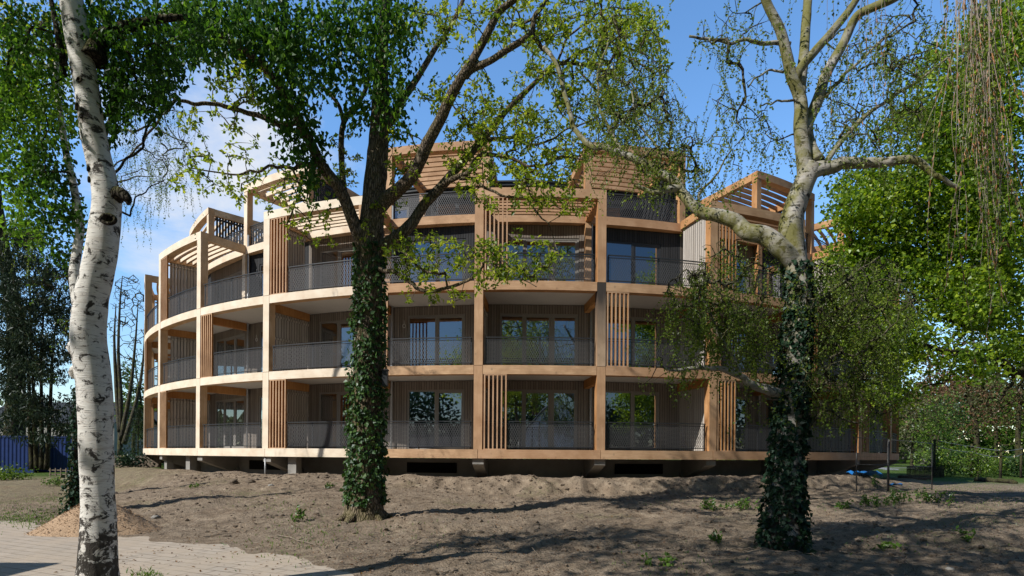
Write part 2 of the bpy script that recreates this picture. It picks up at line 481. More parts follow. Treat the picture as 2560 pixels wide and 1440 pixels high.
def m_soil():
    t = NT('bare_soil')
    o = t.coord()
    n1 = t.noise(o, .55, 4, .6); n2 = t.noise(o, 3.5, 6, .68); n3 = t.noise(o, 26, 5, .7)
    col = t.ramp(n2, [(.28, (.18, .13, .09)), (.5, (.35, .268, .19)), (.72, (.58, .465, .345))])
    col = t.mix(t.ramp(n1, [(.35, 0.), (.65, .6)]), col, (.33, .265, .20))
    col = t.mix(t.ramp(n3, [(.32, .8), (.48, 0.)]), col, (.045, .033, .025))
    n4 = t.noise(o, 75, 3, .7); col = t.mix(t.ramp(n4, [(.34, .6), (.46, 0.)]), col, (.06, .045, .034))
    col = t.mix(t.ramp(n3, [(.66, 0.), (.76, .6)]), col, (.42, .35, .28))
    g1 = t.noise(o, .42, 3, .5); g2 = t.noise(o, 7, 5, .7)
    gm = t.math('MULTIPLY', t.ramp(g1, [(.56, 0.), (.68, 1.)]), t.ramp(g2, [(.45, 0.), (.6, 1.)]))
    col = t.mix(t.math('MULTIPLY', gm, .5), col, (.10, .13, .03))
    sp = t.n('ShaderNodeSeparateXYZ'); tc = t.n('ShaderNodeTexCoord'); t.l(tc.outputs['Object'], sp.inputs[0])
    far = t.ramp(t.math('MULTIPLY', sp.outputs['Y'], .01), [(.30, 0.), (.36, 1.)])
    lf = t.math('MULTIPLY', t.ramp(t.math('ADD', t.math('MULTIPLY', sp.outputs['X'], -.05), t.math('MULTIPLY', n1, .5)), [(.88, 0.), (1.0, 1.)]),
                t.ramp(n2, [(.35, 0.), (.6, 1.)]))
    col = t.mix(t.math('MULTIPLY', lf, .28), col, (.12, .17, .035))
    col = t.mix(far, col, t.mix(n2, (.05, .10, .02), (.12, .17, .045)))
    h = t.math('ADD', t.math('MULTIPLY', n2, .8), t.math('MULTIPLY', n3, .5))
    return t.done(t.bsdf(col, .98, t.bump(h, 1.0, .12), 0, .05))


SOIL = m_soil()


def m_pave():
    t = NT('grey_pavers')
    b = t.n('ShaderNodeTexBrick'); t.l(t.coord((1, 1, 1), rot=(0, 0, .42)), b.inputs['Vector'])
    b.inputs['Scale'].default_value = 1.; b.inputs['Brick Width'].default_value = .42; b.inputs['Row Height'].default_value = .21
    b.inputs['Mortar Size'].default_value = .012; b.inputs['Mortar Smooth'].default_value = .4
    b.inputs['Color1'].default_value = (.50, .43, .355, 1); b.inputs['Color2'].default_value = (.41, .355, .295, 1)
    b.inputs['Mortar'].default_value = (.15, .115, .085, 1)
    n = t.noise(t.coord(), 1.1, 6, .65); n2 = t.noise(t.coord(), 30, 4, .7)
    col = t.mix(t.ramp(n, [(.38, .95), (.64, .12)]), b.outputs['Color'], t.mix(n2, (.38, .30, .225), (.57, .48, .38)))
    h = t.math('ADD', t.math('MULTIPLY', b.outputs['Fac'], -.6), t.math('MULTIPLY', n2, .3))
    return t.done(t.bsdf(col, .95, t.bump(h, .5, .02), 0, .1))


PAVE = m_pave()
GRAVEL = m_plain('tan_wood_chips', (.52, .36, .23), .95, .5, 40, bump=.9)
CLOD = m_plain('soil_lumps', (.20, .155, .115), .98, .5, 8, bump=.8)
TWIGM = m_plain('dry_twigs', (.30, .24, .18), .9, .5, 10)
ASPH = m_plain('pale_asphalt', (.30, .30, .31), .9, .3, 1.5)


# ------------------------------------------------------------------ the building
def build_building():
    root = thing('apartment_building', 'round timber framed apartment block with curved balconies and rooftop pergolas', 'building', (CX, CY, 0))
    I0, I1 = -7, 7
    IDX = range(I0, I1 + 1); BAYS = range(I0, I1)
    hw = .155 / RO

    def part(name, me, mat, i, z=0., par=root):
        if i <= -2 and mat in (WOOD, WOODX): mat = WOODL if mat == WOOD else WOODLX; own = True  # left bays take the sunlit-toned wood
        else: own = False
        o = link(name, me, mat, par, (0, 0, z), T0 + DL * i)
        if mat is not None and me.materials[0] != mat:      # shared mesh, material of its own
            o.material_slots[0].link = 'OBJECT'; o.material_slots[0].material = mat
        return o

    def mk(fn, name, smooth=False):
        mb = MB(); fn(mb); return mb.mesh(name, smooth)
    rs = np.random.default_rng(3)
    # --- posts
    c3 = mk(lambda m: m.pbox(RO - .32, RO, 0, .31, 0, 2.985), 'column')
    c3d = mk(lambda m: m.pbox(RO - .32, RO, 0, .31, 0, 2.985), 'column_dark')
    cf = mk(lambda m: m.pbox(RO - .32, RO, 0, .31, 0, FT - BH - LV[2]), 'column_top')
    ci = mk(lambda m: m.pbox(RI - .14, RI + .14, 0, .26, 0, TT - BH - LV[3]), 'post_roof')
    cr = mk(lambda m: m.pbox(RI + .0, RI + .22, 0, .24, 0, LV[3] - BH - LV[2]), 'post_rear')
    cb = mk(lambda m: m.pbox(RB + .02, RB + .22, 0, .24, 0, TT - BH - LV[3]), 'post_back')
    for i in IDX:
        part('timber_column', c3, WOOD, i, LV[0])
        o = part('timber_column', c3d if i == 1 else c3, WOODD if i == 1 else WOOD, i, LV[1])
        if i == 1: o['label'] = 'column blackened by weather toward its top'
        part('timber_column', cf, WOOD, i, LV[2])
        part('terrace_post', ci, WOOD, i, LV[3])
        if i % 2: part('terrace_post', cb, WOOD, i, LV[3])
        if i % 2: part('rear_post', cr, WOOD, i, LV[2])
    # --- ring beams
    b0 = mk(lambda m: m.arc(RO - .34, RO + .012, .008 / RO, DL - .008 / RO, -BH, 0, 14), 'ring_beam_base')
    b1 = mk(lambda m: m.arc(RO - .34, RO - .004, hw + .013 / RO, DL - hw - .013 / RO, -BH, 0, 14), 'ring_beam_mid')
    b3 = mk(lambda m: m.arc(RI - .16, RI + .18, .001 / RI, DL - .001 / RI, -BH, 0, 12), 'ring_beam_terrace')
    bf = mk(lambda m: m.arc(RO - .34, RO + .004, -hw, DL + hw, -BH, 0, 16), 'frame_beam')
    bt = mk(lambda m: m.arc(RI - .16, RI + .16, -.13 / RI, DL + .13 / RI, -BH, 0, 16), 'frame_beam_roof')
    rad = mk(lambda m: m.pbox(RI, RO - .34, 0, .20, -.56, -.235), 'radial_beam')
    radf = mk(lambda m: m.pbox(RI + .19, RO - .345, 0, .24, -BH, -.004), 'radial_beam_frame')
    radt = mk(lambda m: m.pbox(RB + .03, RI - .165, 0, .24, -BH, -.004), 'radial_beam_roof')

    def slats(m, r_in, r_out, n, t_in):
        for k in range(n):
            r = r_in + (r_out - r_in) * k / (n - 1)
            e = .125 / r
            m.arc(r - .048, r + .048, e, DL - e, -BH + .06, -.10, 8)
    sl = mk(lambda m: slats(m, RI + .55, RO - .62, 5, 0), 'pergola_slats')
    st = mk(lambda m: slats(m, RB + .35, RI - .42, 8, 0), 'pergola_slats_roof')
    for i in BAYS:
        part('ring_beam', b0, WOODX, i, LV[0])
        part('ring_beam', b1, WOODX, i, LV[1])
        part('ring_beam', b1, WOODX, i, LV[2])
        part('terrace_beam', b3, WOODX, i, LV[3])
        if i % 2 == 0:
            part('frame_beam', bf, WOODX, i, FT)
            part('radial_beam', radf, WOODX, i, FT); part('radial_beam', radf, WOODX, i + 1, FT)
            part('pergola_slats', sl, WOODX, i, FT)
        else:
            part('frame_beam', bt, WOODX, i, TT)
            part('radial_beam', radt, WOODX, i, TT); part('radial_beam', radt, WOODX, i + 1, TT)
            part('pergola_slats', st, WOODX, i, TT)
    for i in IDX:
        for z in (LV[1], LV[2]): part('radial_beam', rad, WOODO, i, z)
    # --- floors and roof
    A0, A1 = T0 + DL * I0, T0 + DL * I1
    for k in range(3):
        link('floor_slab', mk(lambda m: m.arc(RB - .9, RO - .345, A0, A1, -.24, -.02, 90), 'floor_slab'), CEIL, root, (0, 0, LV[k]))
    link('floor_slab', mk(lambda m: m.arc(RB - .9, RI - .165, A0, A1, -.24, -.02, 90), 'floor_slab'), CEIL, root, (0, 0, LV[3]))
    rf = MB(); t = np.linspace(A0, A1, 60)
    for z in (TT - .14, TT - .02):
        pass
    rf.arc(1.0, RB + .1, A0, A1, TT - .16, TT - .03, 60)
    rf.arc(RB - .12, RB + .16, A0, A1, TT - .029, TT + .04, 60)
    link('roof', rf.mesh('roof'), ROOFM, root)
    core = mk(lambda m: m.arc(RB - 1.0, RB - .9, A0, A1, LV[0] - .3, TT - .16, 60), 'room_wall')
    link('room_wall', core, ROOM, root)
    # --- walls with windows; local x runs along the chord, -y faces out
    Lc = 2 * RW * sin(DL / 2); Lb = 2 * RB * sin(DL / 2)

    def wall_mesh(L, H, op, name):
        x0, x1, z1 = op
        m = MB()
        th = .14
        for xa, xb, za, zb in ((0, x0, 0, H), (x1, L, 0, H), (x0, x1, z1, H)):
            m.add([(xa, 0, za), (xb, 0, za), (xb, 0, zb), (xa, 0, zb)], [(0, 1, 2, 3)])
            m.add([(xa, th, za), (xb, th, za), (xb, th, zb), (xa, th, zb)], [(0, 3, 2, 1)])
        m.add([(x0, 0, 0), (x0, th, 0), (x0, th, z1), (x0, 0, z1)], [(0, 1, 2, 3)])
        m.add([(x1, 0, 0), (x1, th, 0), (x1, th, z1), (x1, 0, z1)], [(0, 3, 2, 1)])
        m.add([(x0, 0, z1), (x0, th, z1), (x1, th, z1), (x1, 0, z1)], [(0, 1, 2, 3)])
        return m.mesh(name)

    def window_meshes(op, panes):
        x0, x1, z1 = op
        f, g, h = MB(), MB(), MB()
        ya, yb = .025, .095
        f.box(x0, x1, ya, yb, z1 - .075, z1 - .001); f.box(x0, x1, ya, yb, 0.002, .07)
        xs = [x0 + (x1 - x0) * p for p in [0] + panes + [1]]
        xs[0] += .0; n = len(xs) - 1
        for k, x in enumerate(xs):
            a = x if k == 0 else (x - .075 if k == n else x - .05)
            f.box(a + .001, a + (.074 if k in (0, n) else .10), ya, yb, .071, z1 - .076)
        for k in range(n):
            a = xs[k] + (.076 if k == 0 else .051); b = xs[k + 1] - (.076 if k == n - 1 else .051)
            za, zb = .072, z1 - .077
            if k > 0:                                     # opening leaf with its own sash
                f.box(a, b, ya + .012, yb - .006, zb - .065, zb); f.box(a, b, ya + .012, yb - .006, za, za + .075)
                f.box(a, a + .065, ya + .012, yb - .006, za + .076, zb - .066); f.box(b - .065, b, ya + .012, yb - .006, za + .076, zb - .066)
                h.box(a + .02, a + .045, ya - .03, ya + .012, 1.0, 1.16); h.box(a + .02, a + .13, ya - .05, ya - .03, 1.05, 1.075)
                a += .066; b -= .066; za += .077; zb -= .067
            g.add([(a, .06, za), (b, .06, za), (b, .06, zb), (a, .06, zb)], [(0, 1, 2, 3)])
        return f.mesh('window'), g.mesh('pane'), h.mesh('handle')
    H01 = 3.0 - .24; H2 = LV[3] - BH - LV[2]; H3 = TT - .17 - LV[3]
    opE = (.56, 3.66, 2.42); opO = (.76, 3.14, 2.42); opT = (.5, 2.6, 2.2)
    WE = {h: wall_mesh(Lc, h, opE, 'wall_even') for h in (H01,)}
    we01, wo01 = wall_mesh(Lc, H01, opE, 'wall_three_door'), wall_mesh(Lc, H01, opO, 'wall_two_door')
    we2, wo2 = wall_mesh(Lc, H2, opE, 'wall_three_door_top'), wall_mesh(Lc, H2, opO, 'wall_black')
    wt = wall_mesh(Lb, H3, opT, 'wall_roof_black')
    wnE = window_meshes(opE, [.30, .66]); wnO = window_meshes(opO, [.50]); wnK = window_meshes(opO, [.50]); wnT = window_meshes(opT, [.5])
    coil = MB()
    an = np.linspace(0, 2 * pi * 2.2, 40)
    coil.tube(np.stack([.62 + .055 * np.cos(an), -.03 + .004 * an / 6, 1.98 + .075 * np.sin(an)], 1), .011, 5)
    coil.tube([(.62, -.03, 2.2), (.625, -.035, 2.12), (.63, -.03, 2.05)], .01, 5)
    coil = coil.mesh('cable_coil')

    def place(name, me, mat, i, r, z, par=None):
        th = T0 + DL * i
        o = link(name, me, mat, root, (r * sin(th), -r * cos(th), z), th + DL / 2)
        return o

    def window(ms, fm, i, r, z):
        o = place('window', ms[0], fm, i, r, z)
        link('pane', ms[1], GLASS, o); link('handle', ms[2], GALV, o)
    for i in BAYS:
        ev = i % 2 == 0
        for k in (0, 1):
            place('cladding_wall', we01 if ev else wo01, CLAD, i, RW, LV[k] - .02)
            window(wnE if ev else wnO, FRAMET, i, RW, LV[k] - .018)
            if not ev and k == 1: place('cable_coil', coil, WHITEP, i, RW, LV[k])
        w = place('cladding_wall', we2 if ev else wo2, CLAD if ev else CLADK, i, RW, LV[2] - .02)
        if not ev: w['label'] = 'black boarded wall'; place('cable_coil', coil, WHITEP, i, RW, LV[2])
        window(wnE if ev else wnK, FRAMET if ev else FRAMEK, i, RW, LV[2] - .018)
        place('terrace_wall', wt, CLADK, i, RB, LV[3] - .02)
        window(wnT, FRAMEK, i, RB, LV[3] - .018)
    # --- railings: posts and rails, with a woven mesh panel
    def railing(r, t0, t1):
        a, g = MB(), MB()
        a.arc(r - .025, r + .025, t0, t1, .985, 1.02, 12)
        a.arc(r - .015, r + .015, t0, t1, .075, .105, 12); a.arc(r - .012, r + .012, t0, t1, .905, .93, 12)
        for f in (.004, .5, .996):
            a.pbox(r - .065, r - .03, t0 + (t1 - t0) * f, .05, -.018, .984)
        z0, z1 = .106, .904; k = .55; w = .0078; S = (t1 - t0) * r; stp = .085
        for sg in (1, -1):
            x = -k * (z1 - z0)
            while x < S:
                xa, xb, za, zb = x, x + k * (z1 - z0), z0, z1
                if xa < 0: za += -xa / k; xa = 0
                if xb > S: zb -= (xb - S) / k; xb = S
                if zb - za > .03:
                    V = []
                    for xx, zz in ((xa - w, za), (xa + w, za), (xb + w, zb), (xb - w, zb)):
                        xx = min(max(xx, 0), S)
                        if sg < 0: xx = S - xx
                        tt = t0 + xx / r
                        V.append((r * sin(tt), -r * cos(tt), zz))
                    g.add(V, [(0, 1, 2, 3)])
                x += stp
        return a.mesh('railing'), g.mesh('mesh_panel')
    ra = railing(RO - .10, hw + .004, DL - hw - .004); rt = railing(RI - .02, .14 / RI, DL - .14 / RI)
    for i in BAYS:
        for k in (0, 1, 2):
            o = part('balcony_railing', ra[0], DARKM, i, LV[k]); link('mesh_panel', ra[1], MESHM, o)
        o = part('balcony_railing', rt[0], DARKM, i, LV[3]); link('mesh_panel', rt[1], MESHM, o)
    # --- upright slat screens beside the columns
    def screen(m, H):
        for k in range(6):
            m.pbox(RO - .085, RO - .015, hw + (.075 + k * .152) / RO, .048, .03, H - .045)
        ta, tb = hw + .045 / RO, hw + (.075 + 5 * .152 + .03) / RO
        m.arc(RO - .088, RO - .012, ta, tb, H - .044, H - .002, 3); m.arc(RO - .088, RO - .012, ta, tb, .0, .029, 3)
    s01 = mk(lambda m: screen(m, 3.0 - BH), 'slat_screen'); s2 = mk(lambda m: screen(m, FT - BH - LV[2]), 'slat_screen_top')
    # --- divider walls of gapped boards between the flats
    def divider(m, ra_, rb_, H, gap, bw, th=.045, rail=True):
        y = ra_
        while y + bw < rb_:
            m.box(-th / 2, th / 2, -(y + bw), -(y + gap), .02, H); y += bw
        if rail:
            for z in (.25, 1.35, H - .2):
                m.box(th / 2 + .002, th / 2 + .05, -rb_, -ra_, z, z + .09)
    d01 = mk(lambda m: divider(m, RI + .02, RO - .36, 3.0 - .57, .012, .145), 'divider')
    d2 = mk(lambda m: divider(m, RI + .22, RO - .36, FT - BH - LV[2] - .002, .014, .145), 'divider_top')
    d3 = mk(lambda m: divider(m, RB + .25, RI - .2, TT - BH - LV[3] - .002, .05, .14), 'divider_roof')
    for i in IDX:
        if i % 2 == 0:
            part('divider_wall', d01, CLADY, i, LV[0]); part('divider_wall', d01, CLADY, i, LV[1])
            part('divider_wall', d2, CLADY, i, LV[2])
            o = part('divider_wall', d3, CLADK, i, LV[3]); o['label'] = 'black slatted divider'
            part('slat_screen', s01, WOODO, i, LV[0]); part('slat_screen', s2, WOODO, i, LV[2])
        else:
            part('slat_screen', s01, WOODO, i, LV[1])
    # --- downpipes in the inner corners
    dp = MB(); dp.tube([(.16, -(RW + .12), 0), (.16, -(RW + .12), LV[2] + 2.9)], .045, 10)
    dp = dp.mesh('downpipe', True)
    for i in IDX:
        if i % 2: part('downpipe', dp, GALV, i, .9)
    # --- concrete base, brackets and vents
    RP = RO - 1.75
    pl = MB(); pl.arc(RP - .3, RP, A0, A1, -.3, LV[0] - BH - .03, 90)
    link('plinth', pl.mesh('plinth'), CONC, root)
    link('floor_edge', mk(lambda m: m.arc(RB, RO - .4, A0, A1, LV[0] - BH + .0, LV[0] - .25, 90), 'floor_edge'), CONC, root)

    def bracket(m):
        w = .2
        V = []
        for x in (-w, w):
            V += [(x, -RP + .02, .62), (x, -(RO - .1), 1.22), (x, -(RO - .1), LV[0] - BH - .002), (x, -RP + .02, LV[0] - BH - .002)]
        m.add(V, [(0, 1, 2, 3), (4, 7, 6, 5), (0, 4, 5, 1), (1, 5, 6, 2), (2, 6, 7, 3)])
        m.box(-.3, .3, -RP - .12, -RP + .0, -.3, .9)
    br = mk(bracket, 'bracket')
    for i in IDX: part('bracket', br, CONC, i)

    def vent(m):
        m.box(-1.0, 1.0, -RP - .012, -RP + .14, .84, 1.24)
        for k in range(7): m.box(-.98, .98, -RP - .03, -RP - .013, .86 + k * .053, .875 + k * .053)
    ve = mk(vent, 'vent')
    for i in BAYS:
        if i % 2: link('vent', ve, BLACKV, root, (0, 0, 0), T0 + DL * (i + .5))
    # lone pipe and rough piers under the left bays
    pp = MB(); pp.tube([(0, -RO + .1, .4), (0, -RO + .1, LV[0] - BH)], .035, 8)
    part('downpipe', pp.mesh('service_pipe', True), GALV, -2.02)
    pr = MB()
    pr.box(-.2, .2, -RO + .3, -RO + .6, -.2, LV[0] - BH - .002); pr.box(-.55, -.32, -RO + .7, -RO + 1.0, -.2, LV[0] - BH - .002)
    pr = pr.mesh('pier')
    for i in (-4, -3.35, -1.75): part('concrete_pier', pr, CONC, i)
    return root


build_building()


# ------------------------------------------------------------------ ground, path, road
def axis(vals):
    out = []
    for a, b, n in vals: out.append(np.linspace(a, b, n, endpoint=False))
    return np.concatenate(out + [[vals[-1][1]]])


def build_ground():
    xs = axis([(-600, -120, 8), (-120, -40, 16), (-40, -16, 40), (-16, 16, 300), (16, 40, 40), (40, 120, 16), (120, 600, 8)])
    ys = axis([(-400, -60, 8), (-60, 0, 14), (0, 5, 12), (5, 24.5, 220), (24.5, 34, 40), (34, 80, 40), (80, 200, 14), (200, 900, 8)])
    X, Y = np.meshgrid(xs, ys)
    Z = gz(X, Y)
    nx, ny = len(xs), len(ys)
    i = np.arange(ny - 1)[:, None] * nx; j = np.arange(nx - 1)[None]
    Q = np.stack([i + j, i + j + 1, i + nx + j + 1, i + nx + j], -1).reshape(-1, 4)
    mb = MB(); mb.add(np.stack([X, Y, Z], -1).reshape(-1, 3), Q)
    o = link('ground', mb.mesh('ground', True), SOIL)
    tag(o, 'churned brown building site soil rising to the round building', kind='structure')
    # paved path, ragged where soil spills over its far edge
    xs = np.linspace(-24, 2.2, 260)
    e = path_edge(xs) + (vnoise(xs * 2.2, xs * 0 + 3, 12) - .5) * .5 + (vnoise(xs * 7, xs * 0 + 5, 13) - .5) * .22
    V, Q = [], []
    K = 14
    for k in range(K + 1):
        f = k / K
        y = -4 + (e + 4) * f
        V.append(np.stack([xs, y, np.maximum(gz(xs, y), 0) * 0 + gz(xs, y, False) * 1.0 + .012 - .02 * (f > .99)], 1))
    V = np.concatenate(V); n = len(xs)
    for k in range(K):
        for q in range(n - 1): Q.append((k * n + q, k * n + q + 1, (k + 1) * n + q + 1, (k + 1) * n + q))
    mb = MB(); mb.add(V, Q)
    tag(link('path', mb.mesh('path', True), PAVE), 'paved footpath of dusty grey brown pavers at lower left', kind='structure')
    # road behind on the right
    mb = MB()
    V = []
    for y in (52, 58):
        for x in np.linspace(20, 120, 30): V.append((x, y + (x - 20) * .05, .475 + float(gz(x, y, False)) - .45))
    Q = [(q, q + 1, 31 + q, 30 + q) for q in range(29)]
    mb.add(V, Q); mb.add([(20, 52, .0), (20, 58, 0), (20, 58, .4)], None, None)
    tag(link('road', mb.mesh('road'), ASPH), 'pale asphalt road running behind the trees on the right', kind='structure')


build_ground()
# ------------------------------------------------------------------ trees and climbing plants
def smooth_line(pts, n=8):
    p = np.asarray(pts, float)
    p = np.concatenate([[2 * p[0] - p[1]], p, [2 * p[-1] - p[-2]]])
    out = []
    for i in range(1, len(p) - 2):
        t = np.linspace(0, 1, n, endpoint=False)[:, None]
        a, b, c, d = p[i - 1], p[i], p[i + 1], p[i + 2]
        out.append(.5 * ((2 * b) + (c - a) * t + (2 * a - 5 * b + 4 * c - d) * t ** 2 + (3 * b - a - 3 * c + d) * t ** 3))
    return np.concatenate(out + [p[-2:-1]])


def unit(v):
    return v / (np.linalg.norm(v, axis=-1, keepdims=True) + 1e-9)


class Tree:
    def __init__(s, rs):
        s.rs = np.random.default_rng(rs); s.wood = MB(); s.twig = MB(); s.leaf = MB()
        s.N = []; s.Rn = []; s.own = []; s.paths = []

    def limb(s, pts, w0, w1, sides=12, n=8, wob=.16, flare=0., root=True, crook=0., dark=False):
        """pts: world points, w0/w1 radii; kept as attachment nodes"""
        L = smooth_line(pts, n)
        f = np.linspace(0, 1, len(L))
        if crook:
            amp = crook * np.sin(np.minimum(f * 4, 1) * pi / 2)[:, None]
            L = L + amp * np.stack([vnoise(f * len(pts) * 1.8 + s.rs.random() * 90, f * 0 + k, 31) - .5 for k in range(3)], 1)
        r = w0 + (w1 - w0) * f ** .85 if np.isscalar(w0) else np.interp(f, np.linspace(0, 1, len(w0)), w0)
        if flare: r = r * (1 + flare * np.exp(-(L[:, 2] - L[0, 2]) / .28))
        (s.twig if dark else s.wood).tube(L, r, sides, True, wob)
        if root:
            s.N += list(L); s.Rn += list(r); s.own += [-1] * len(L)
        return L

    def attract(s, A, tip=.006, k=.0065, sag=0., jit=.12, maxr=.06, sides=5, minlen=0.):
        """join every point of A to the tree by the nearest wood, growing outward"""
        A = np.asarray(A, float)
        if not len(A): return
        N = np.asarray(s.N); Rn = list(s.Rn); own = list(s.own)
        d = np.full(len(A), 1e9); near = np.zeros(len(A), int)
        for q in range(0, len(N), 2000):
            D = np.linalg.norm(A[:, None] - N[None, q:q + 2000], axis=2)
            m = D.min(1); ix = D.argmin(1) + q
            b = m < d; d[b] = m[b]; near[b] = ix[b]
        left = np.ones(len(A), bool); Nl = list(N); base = len(s.paths); new = []
        for _ in range(len(A)):
            c = np.argmin(np.where(left, d, 1e9)); left[c] = False
            j = near[c]; p0 = np.asarray(Nl[j]); p1 = A[c]
            ln = np.linalg.norm(p1 - p0); seg = max(3, int(ln / .25) + 2)
            f = np.linspace(0, 1, seg)[:, None]
            off = s.rs.normal(0, 1, 3) * jit * ln
            w1, w2 = s.rs.normal(0, 1, (2, 3)) * jit * .35 * ln
            path = p0 + (p1 - p0) * f + off * (f * (1 - f)) * 2 + w1 * np.sin(f * 9) * f * (1 - f) + w2 * np.sin(f * 17) * f * (1 - f)
            path[:, 2] += sag * ln * (f[:, 0] * (1 - f[:, 0])) * 2
            new.append((j, path)); pid = base + len(new) - 1
            st = len(Nl)
            Nl += list(path[1:]); Rn += [0.] * (seg - 1); own += [pid] * (seg - 1)
            nd = np.linalg.norm(A[:, None] - path[None, 1:], axis=2)
            m = nd.min(1); b = m < d; d[b] = m[b]; near[b] = st + nd.argmin(1)[b]
        cnt = np.ones(len(new))
        for q in range(len(new) - 1, -1, -1):
            o = own[new[q][0]]
            if o >= base: cnt[o - base] += cnt[q]
        for q, (j, path) in enumerate(new):
            r0 = min(k * cnt[q] ** .5 + tip * .6, maxr)
            if Rn[j] > 0: r0 = min(r0, Rn[j] * .75)
            r1 = max(tip * .6, r0 * .55) if cnt[q] > 1 else tip * .5
            rr = np.linspace(r0, r1, len(path))
            (s.wood if r0 > .03 else s.twig).tube(path, rr, sides if r0 > .012 else 4 if r0 > .006 else 3, False, .12 if r0 > .015 else 0)
            a = len(Nl)
        # remember radii for later calls
        kk = len(s.N)
        for q, (j, path) in enumerate(new):
            for z in range(len(path) - 1):
                Rn[kk] = .008; kk += 1
        s.N, s.Rn, s.own = Nl, Rn, own
        s.paths += new
        return [p for _, p in new]

    # leaf arrangements -------------------------------------------------
    def rosettes(s, A, per=7, ln=.075, wd=.05, spread=.05, droop=.2):
        A = np.repeat(np.asarray(A), per, axis=0); m = len(A)
        D = unit(s.rs.normal(0, 1, (m, 3)) + np.array((0, 0, -droop)))
        C = A + D * spread * s.rs.random((m, 1)) + s.rs.normal(0, spread * .35, (m, 3))
        N = unit(s.rs.normal(0, .7, (m, 3)) + np.array((0, 0, .8)))
        q = s.rs.uniform(.6, 1.2, m)
        tone = np.repeat(s.rs.normal(0, .17, m // per), per)
        s.leaf.leaves(C, D, N, ln * q, wd * q, np.clip(s.rs.normal(.5, .2, m) + tone, 0, 1))

    def strands(s, A, lmin, lmax, gap=.045, ln=.045, wd=.036, per=2, sway=.12, wood=.0022, tone=0., hang=1.):
        C, Dd = [], []
        for a in A:
            L = s.rs.uniform(lmin, lmax); n = max(3, int(L / .12))
            f = np.linspace(0, 1, n)[:, None]
            dr = s.rs.normal(0, 1, 3) * sway; dr[2] = -hang
            pts = a + dr * L * f + s.rs.normal(0, .015, (n, 3)) * f
            pts[:, :2] += (dr[:2] * L * .8) * np.sqrt(f)
            s.twig.tube(pts, np.linspace(wood, wood * .45, n), 3, False)
            k = max(2, int(L / gap))
            t = np.linspace(.08, 1, k)
            base = np.stack([np.interp(t, f[:, 0], pts[:, q]) for q in range(3)], 1)
            for _ in range(per):
                C.append(base + s.rs.normal(0, .012, base.shape))
                Dd.append(unit(s.rs.normal(0, .75, base.shape) + np.array((0, 0, -.55))))
        if not C: return
        C = np.concatenate(C); D = np.concatenate(Dd); m = len(C)
        keep = s.rs.random(m) < .8
        C, D = C[keep], D[keep]; m = len(C)
        q = s.rs.uniform(.55, 1.2, m)
        s.leaf.leaves(C, D, unit(s.rs.normal(0, 1, (m, 3))), ln * q, wd * q, np.clip(s.rs.normal(.5 + tone, .24, m), 0, 1))

    def scatter(s, C, ln, wd, down=.5, tone=0., var=.25):
        C = np.asarray(C); m = len(C)
        D = unit(s.rs.normal(0, .7, (m, 3)) + np.array((0, 0, -down)))
        q = s.rs.uniform(.5, 1.25, m)
        cl = .55 * (vnoise(C[:, 0] * 1.3 + C[:, 1] * .7, C[:, 2] * 1.5, 71) - .5)
        s.leaf.leaves(C, D, unit(s.rs.normal(0, .8, (m, 3)) + np.array((0, 0, .5))), ln * q, wd * q,
                      np.clip(s.rs.normal(.45, var, m) + tone + cl, 0, 1))

    def build(s, name, label, cat, loc, bark, leafmat, leafname='crown', group=None, twigm=None):
        root = thing(name, label, cat, loc, group)
        if s.wood.n: link('trunk', shift(s.wood, loc).mesh('trunk', True), bark, root)
        if s.twig.n: link('twig_sprays', shift(s.twig, loc).mesh('twig_sprays', True), twigm or bark, root)
        if s.leaf.n: link(leafname, shift(s.leaf, loc).mesh(leafname, False, True), leafmat, root)
        return root


def blob(rs, cx, cy, rx, ry, Y, dY, n, edge=.5):
    """n points in an ellipse of the picture given a depth and a depth spread"""
    a = rs.uniform(0, 2 * pi, n); r = rs.random(n) ** edge
    out = []
    for t, q in zip(a, r):
        y = Y + np.clip(rs.normal(0, dY), -2 * dY, 2 * dY)
        out.append(P(cx + rx * q * cos(t), cy + ry * q * sin(t), y))
    return np.array(out)


def pl(*pts):
    return [P(*p) for p in pts]


def clumpy(rs, C, n, spread):
    """n points gathered round the centres C"""
    ix = rs.integers(0, len(C), n)
    return C[ix] + rs.normal(0, 1, (n, 3)) * spread


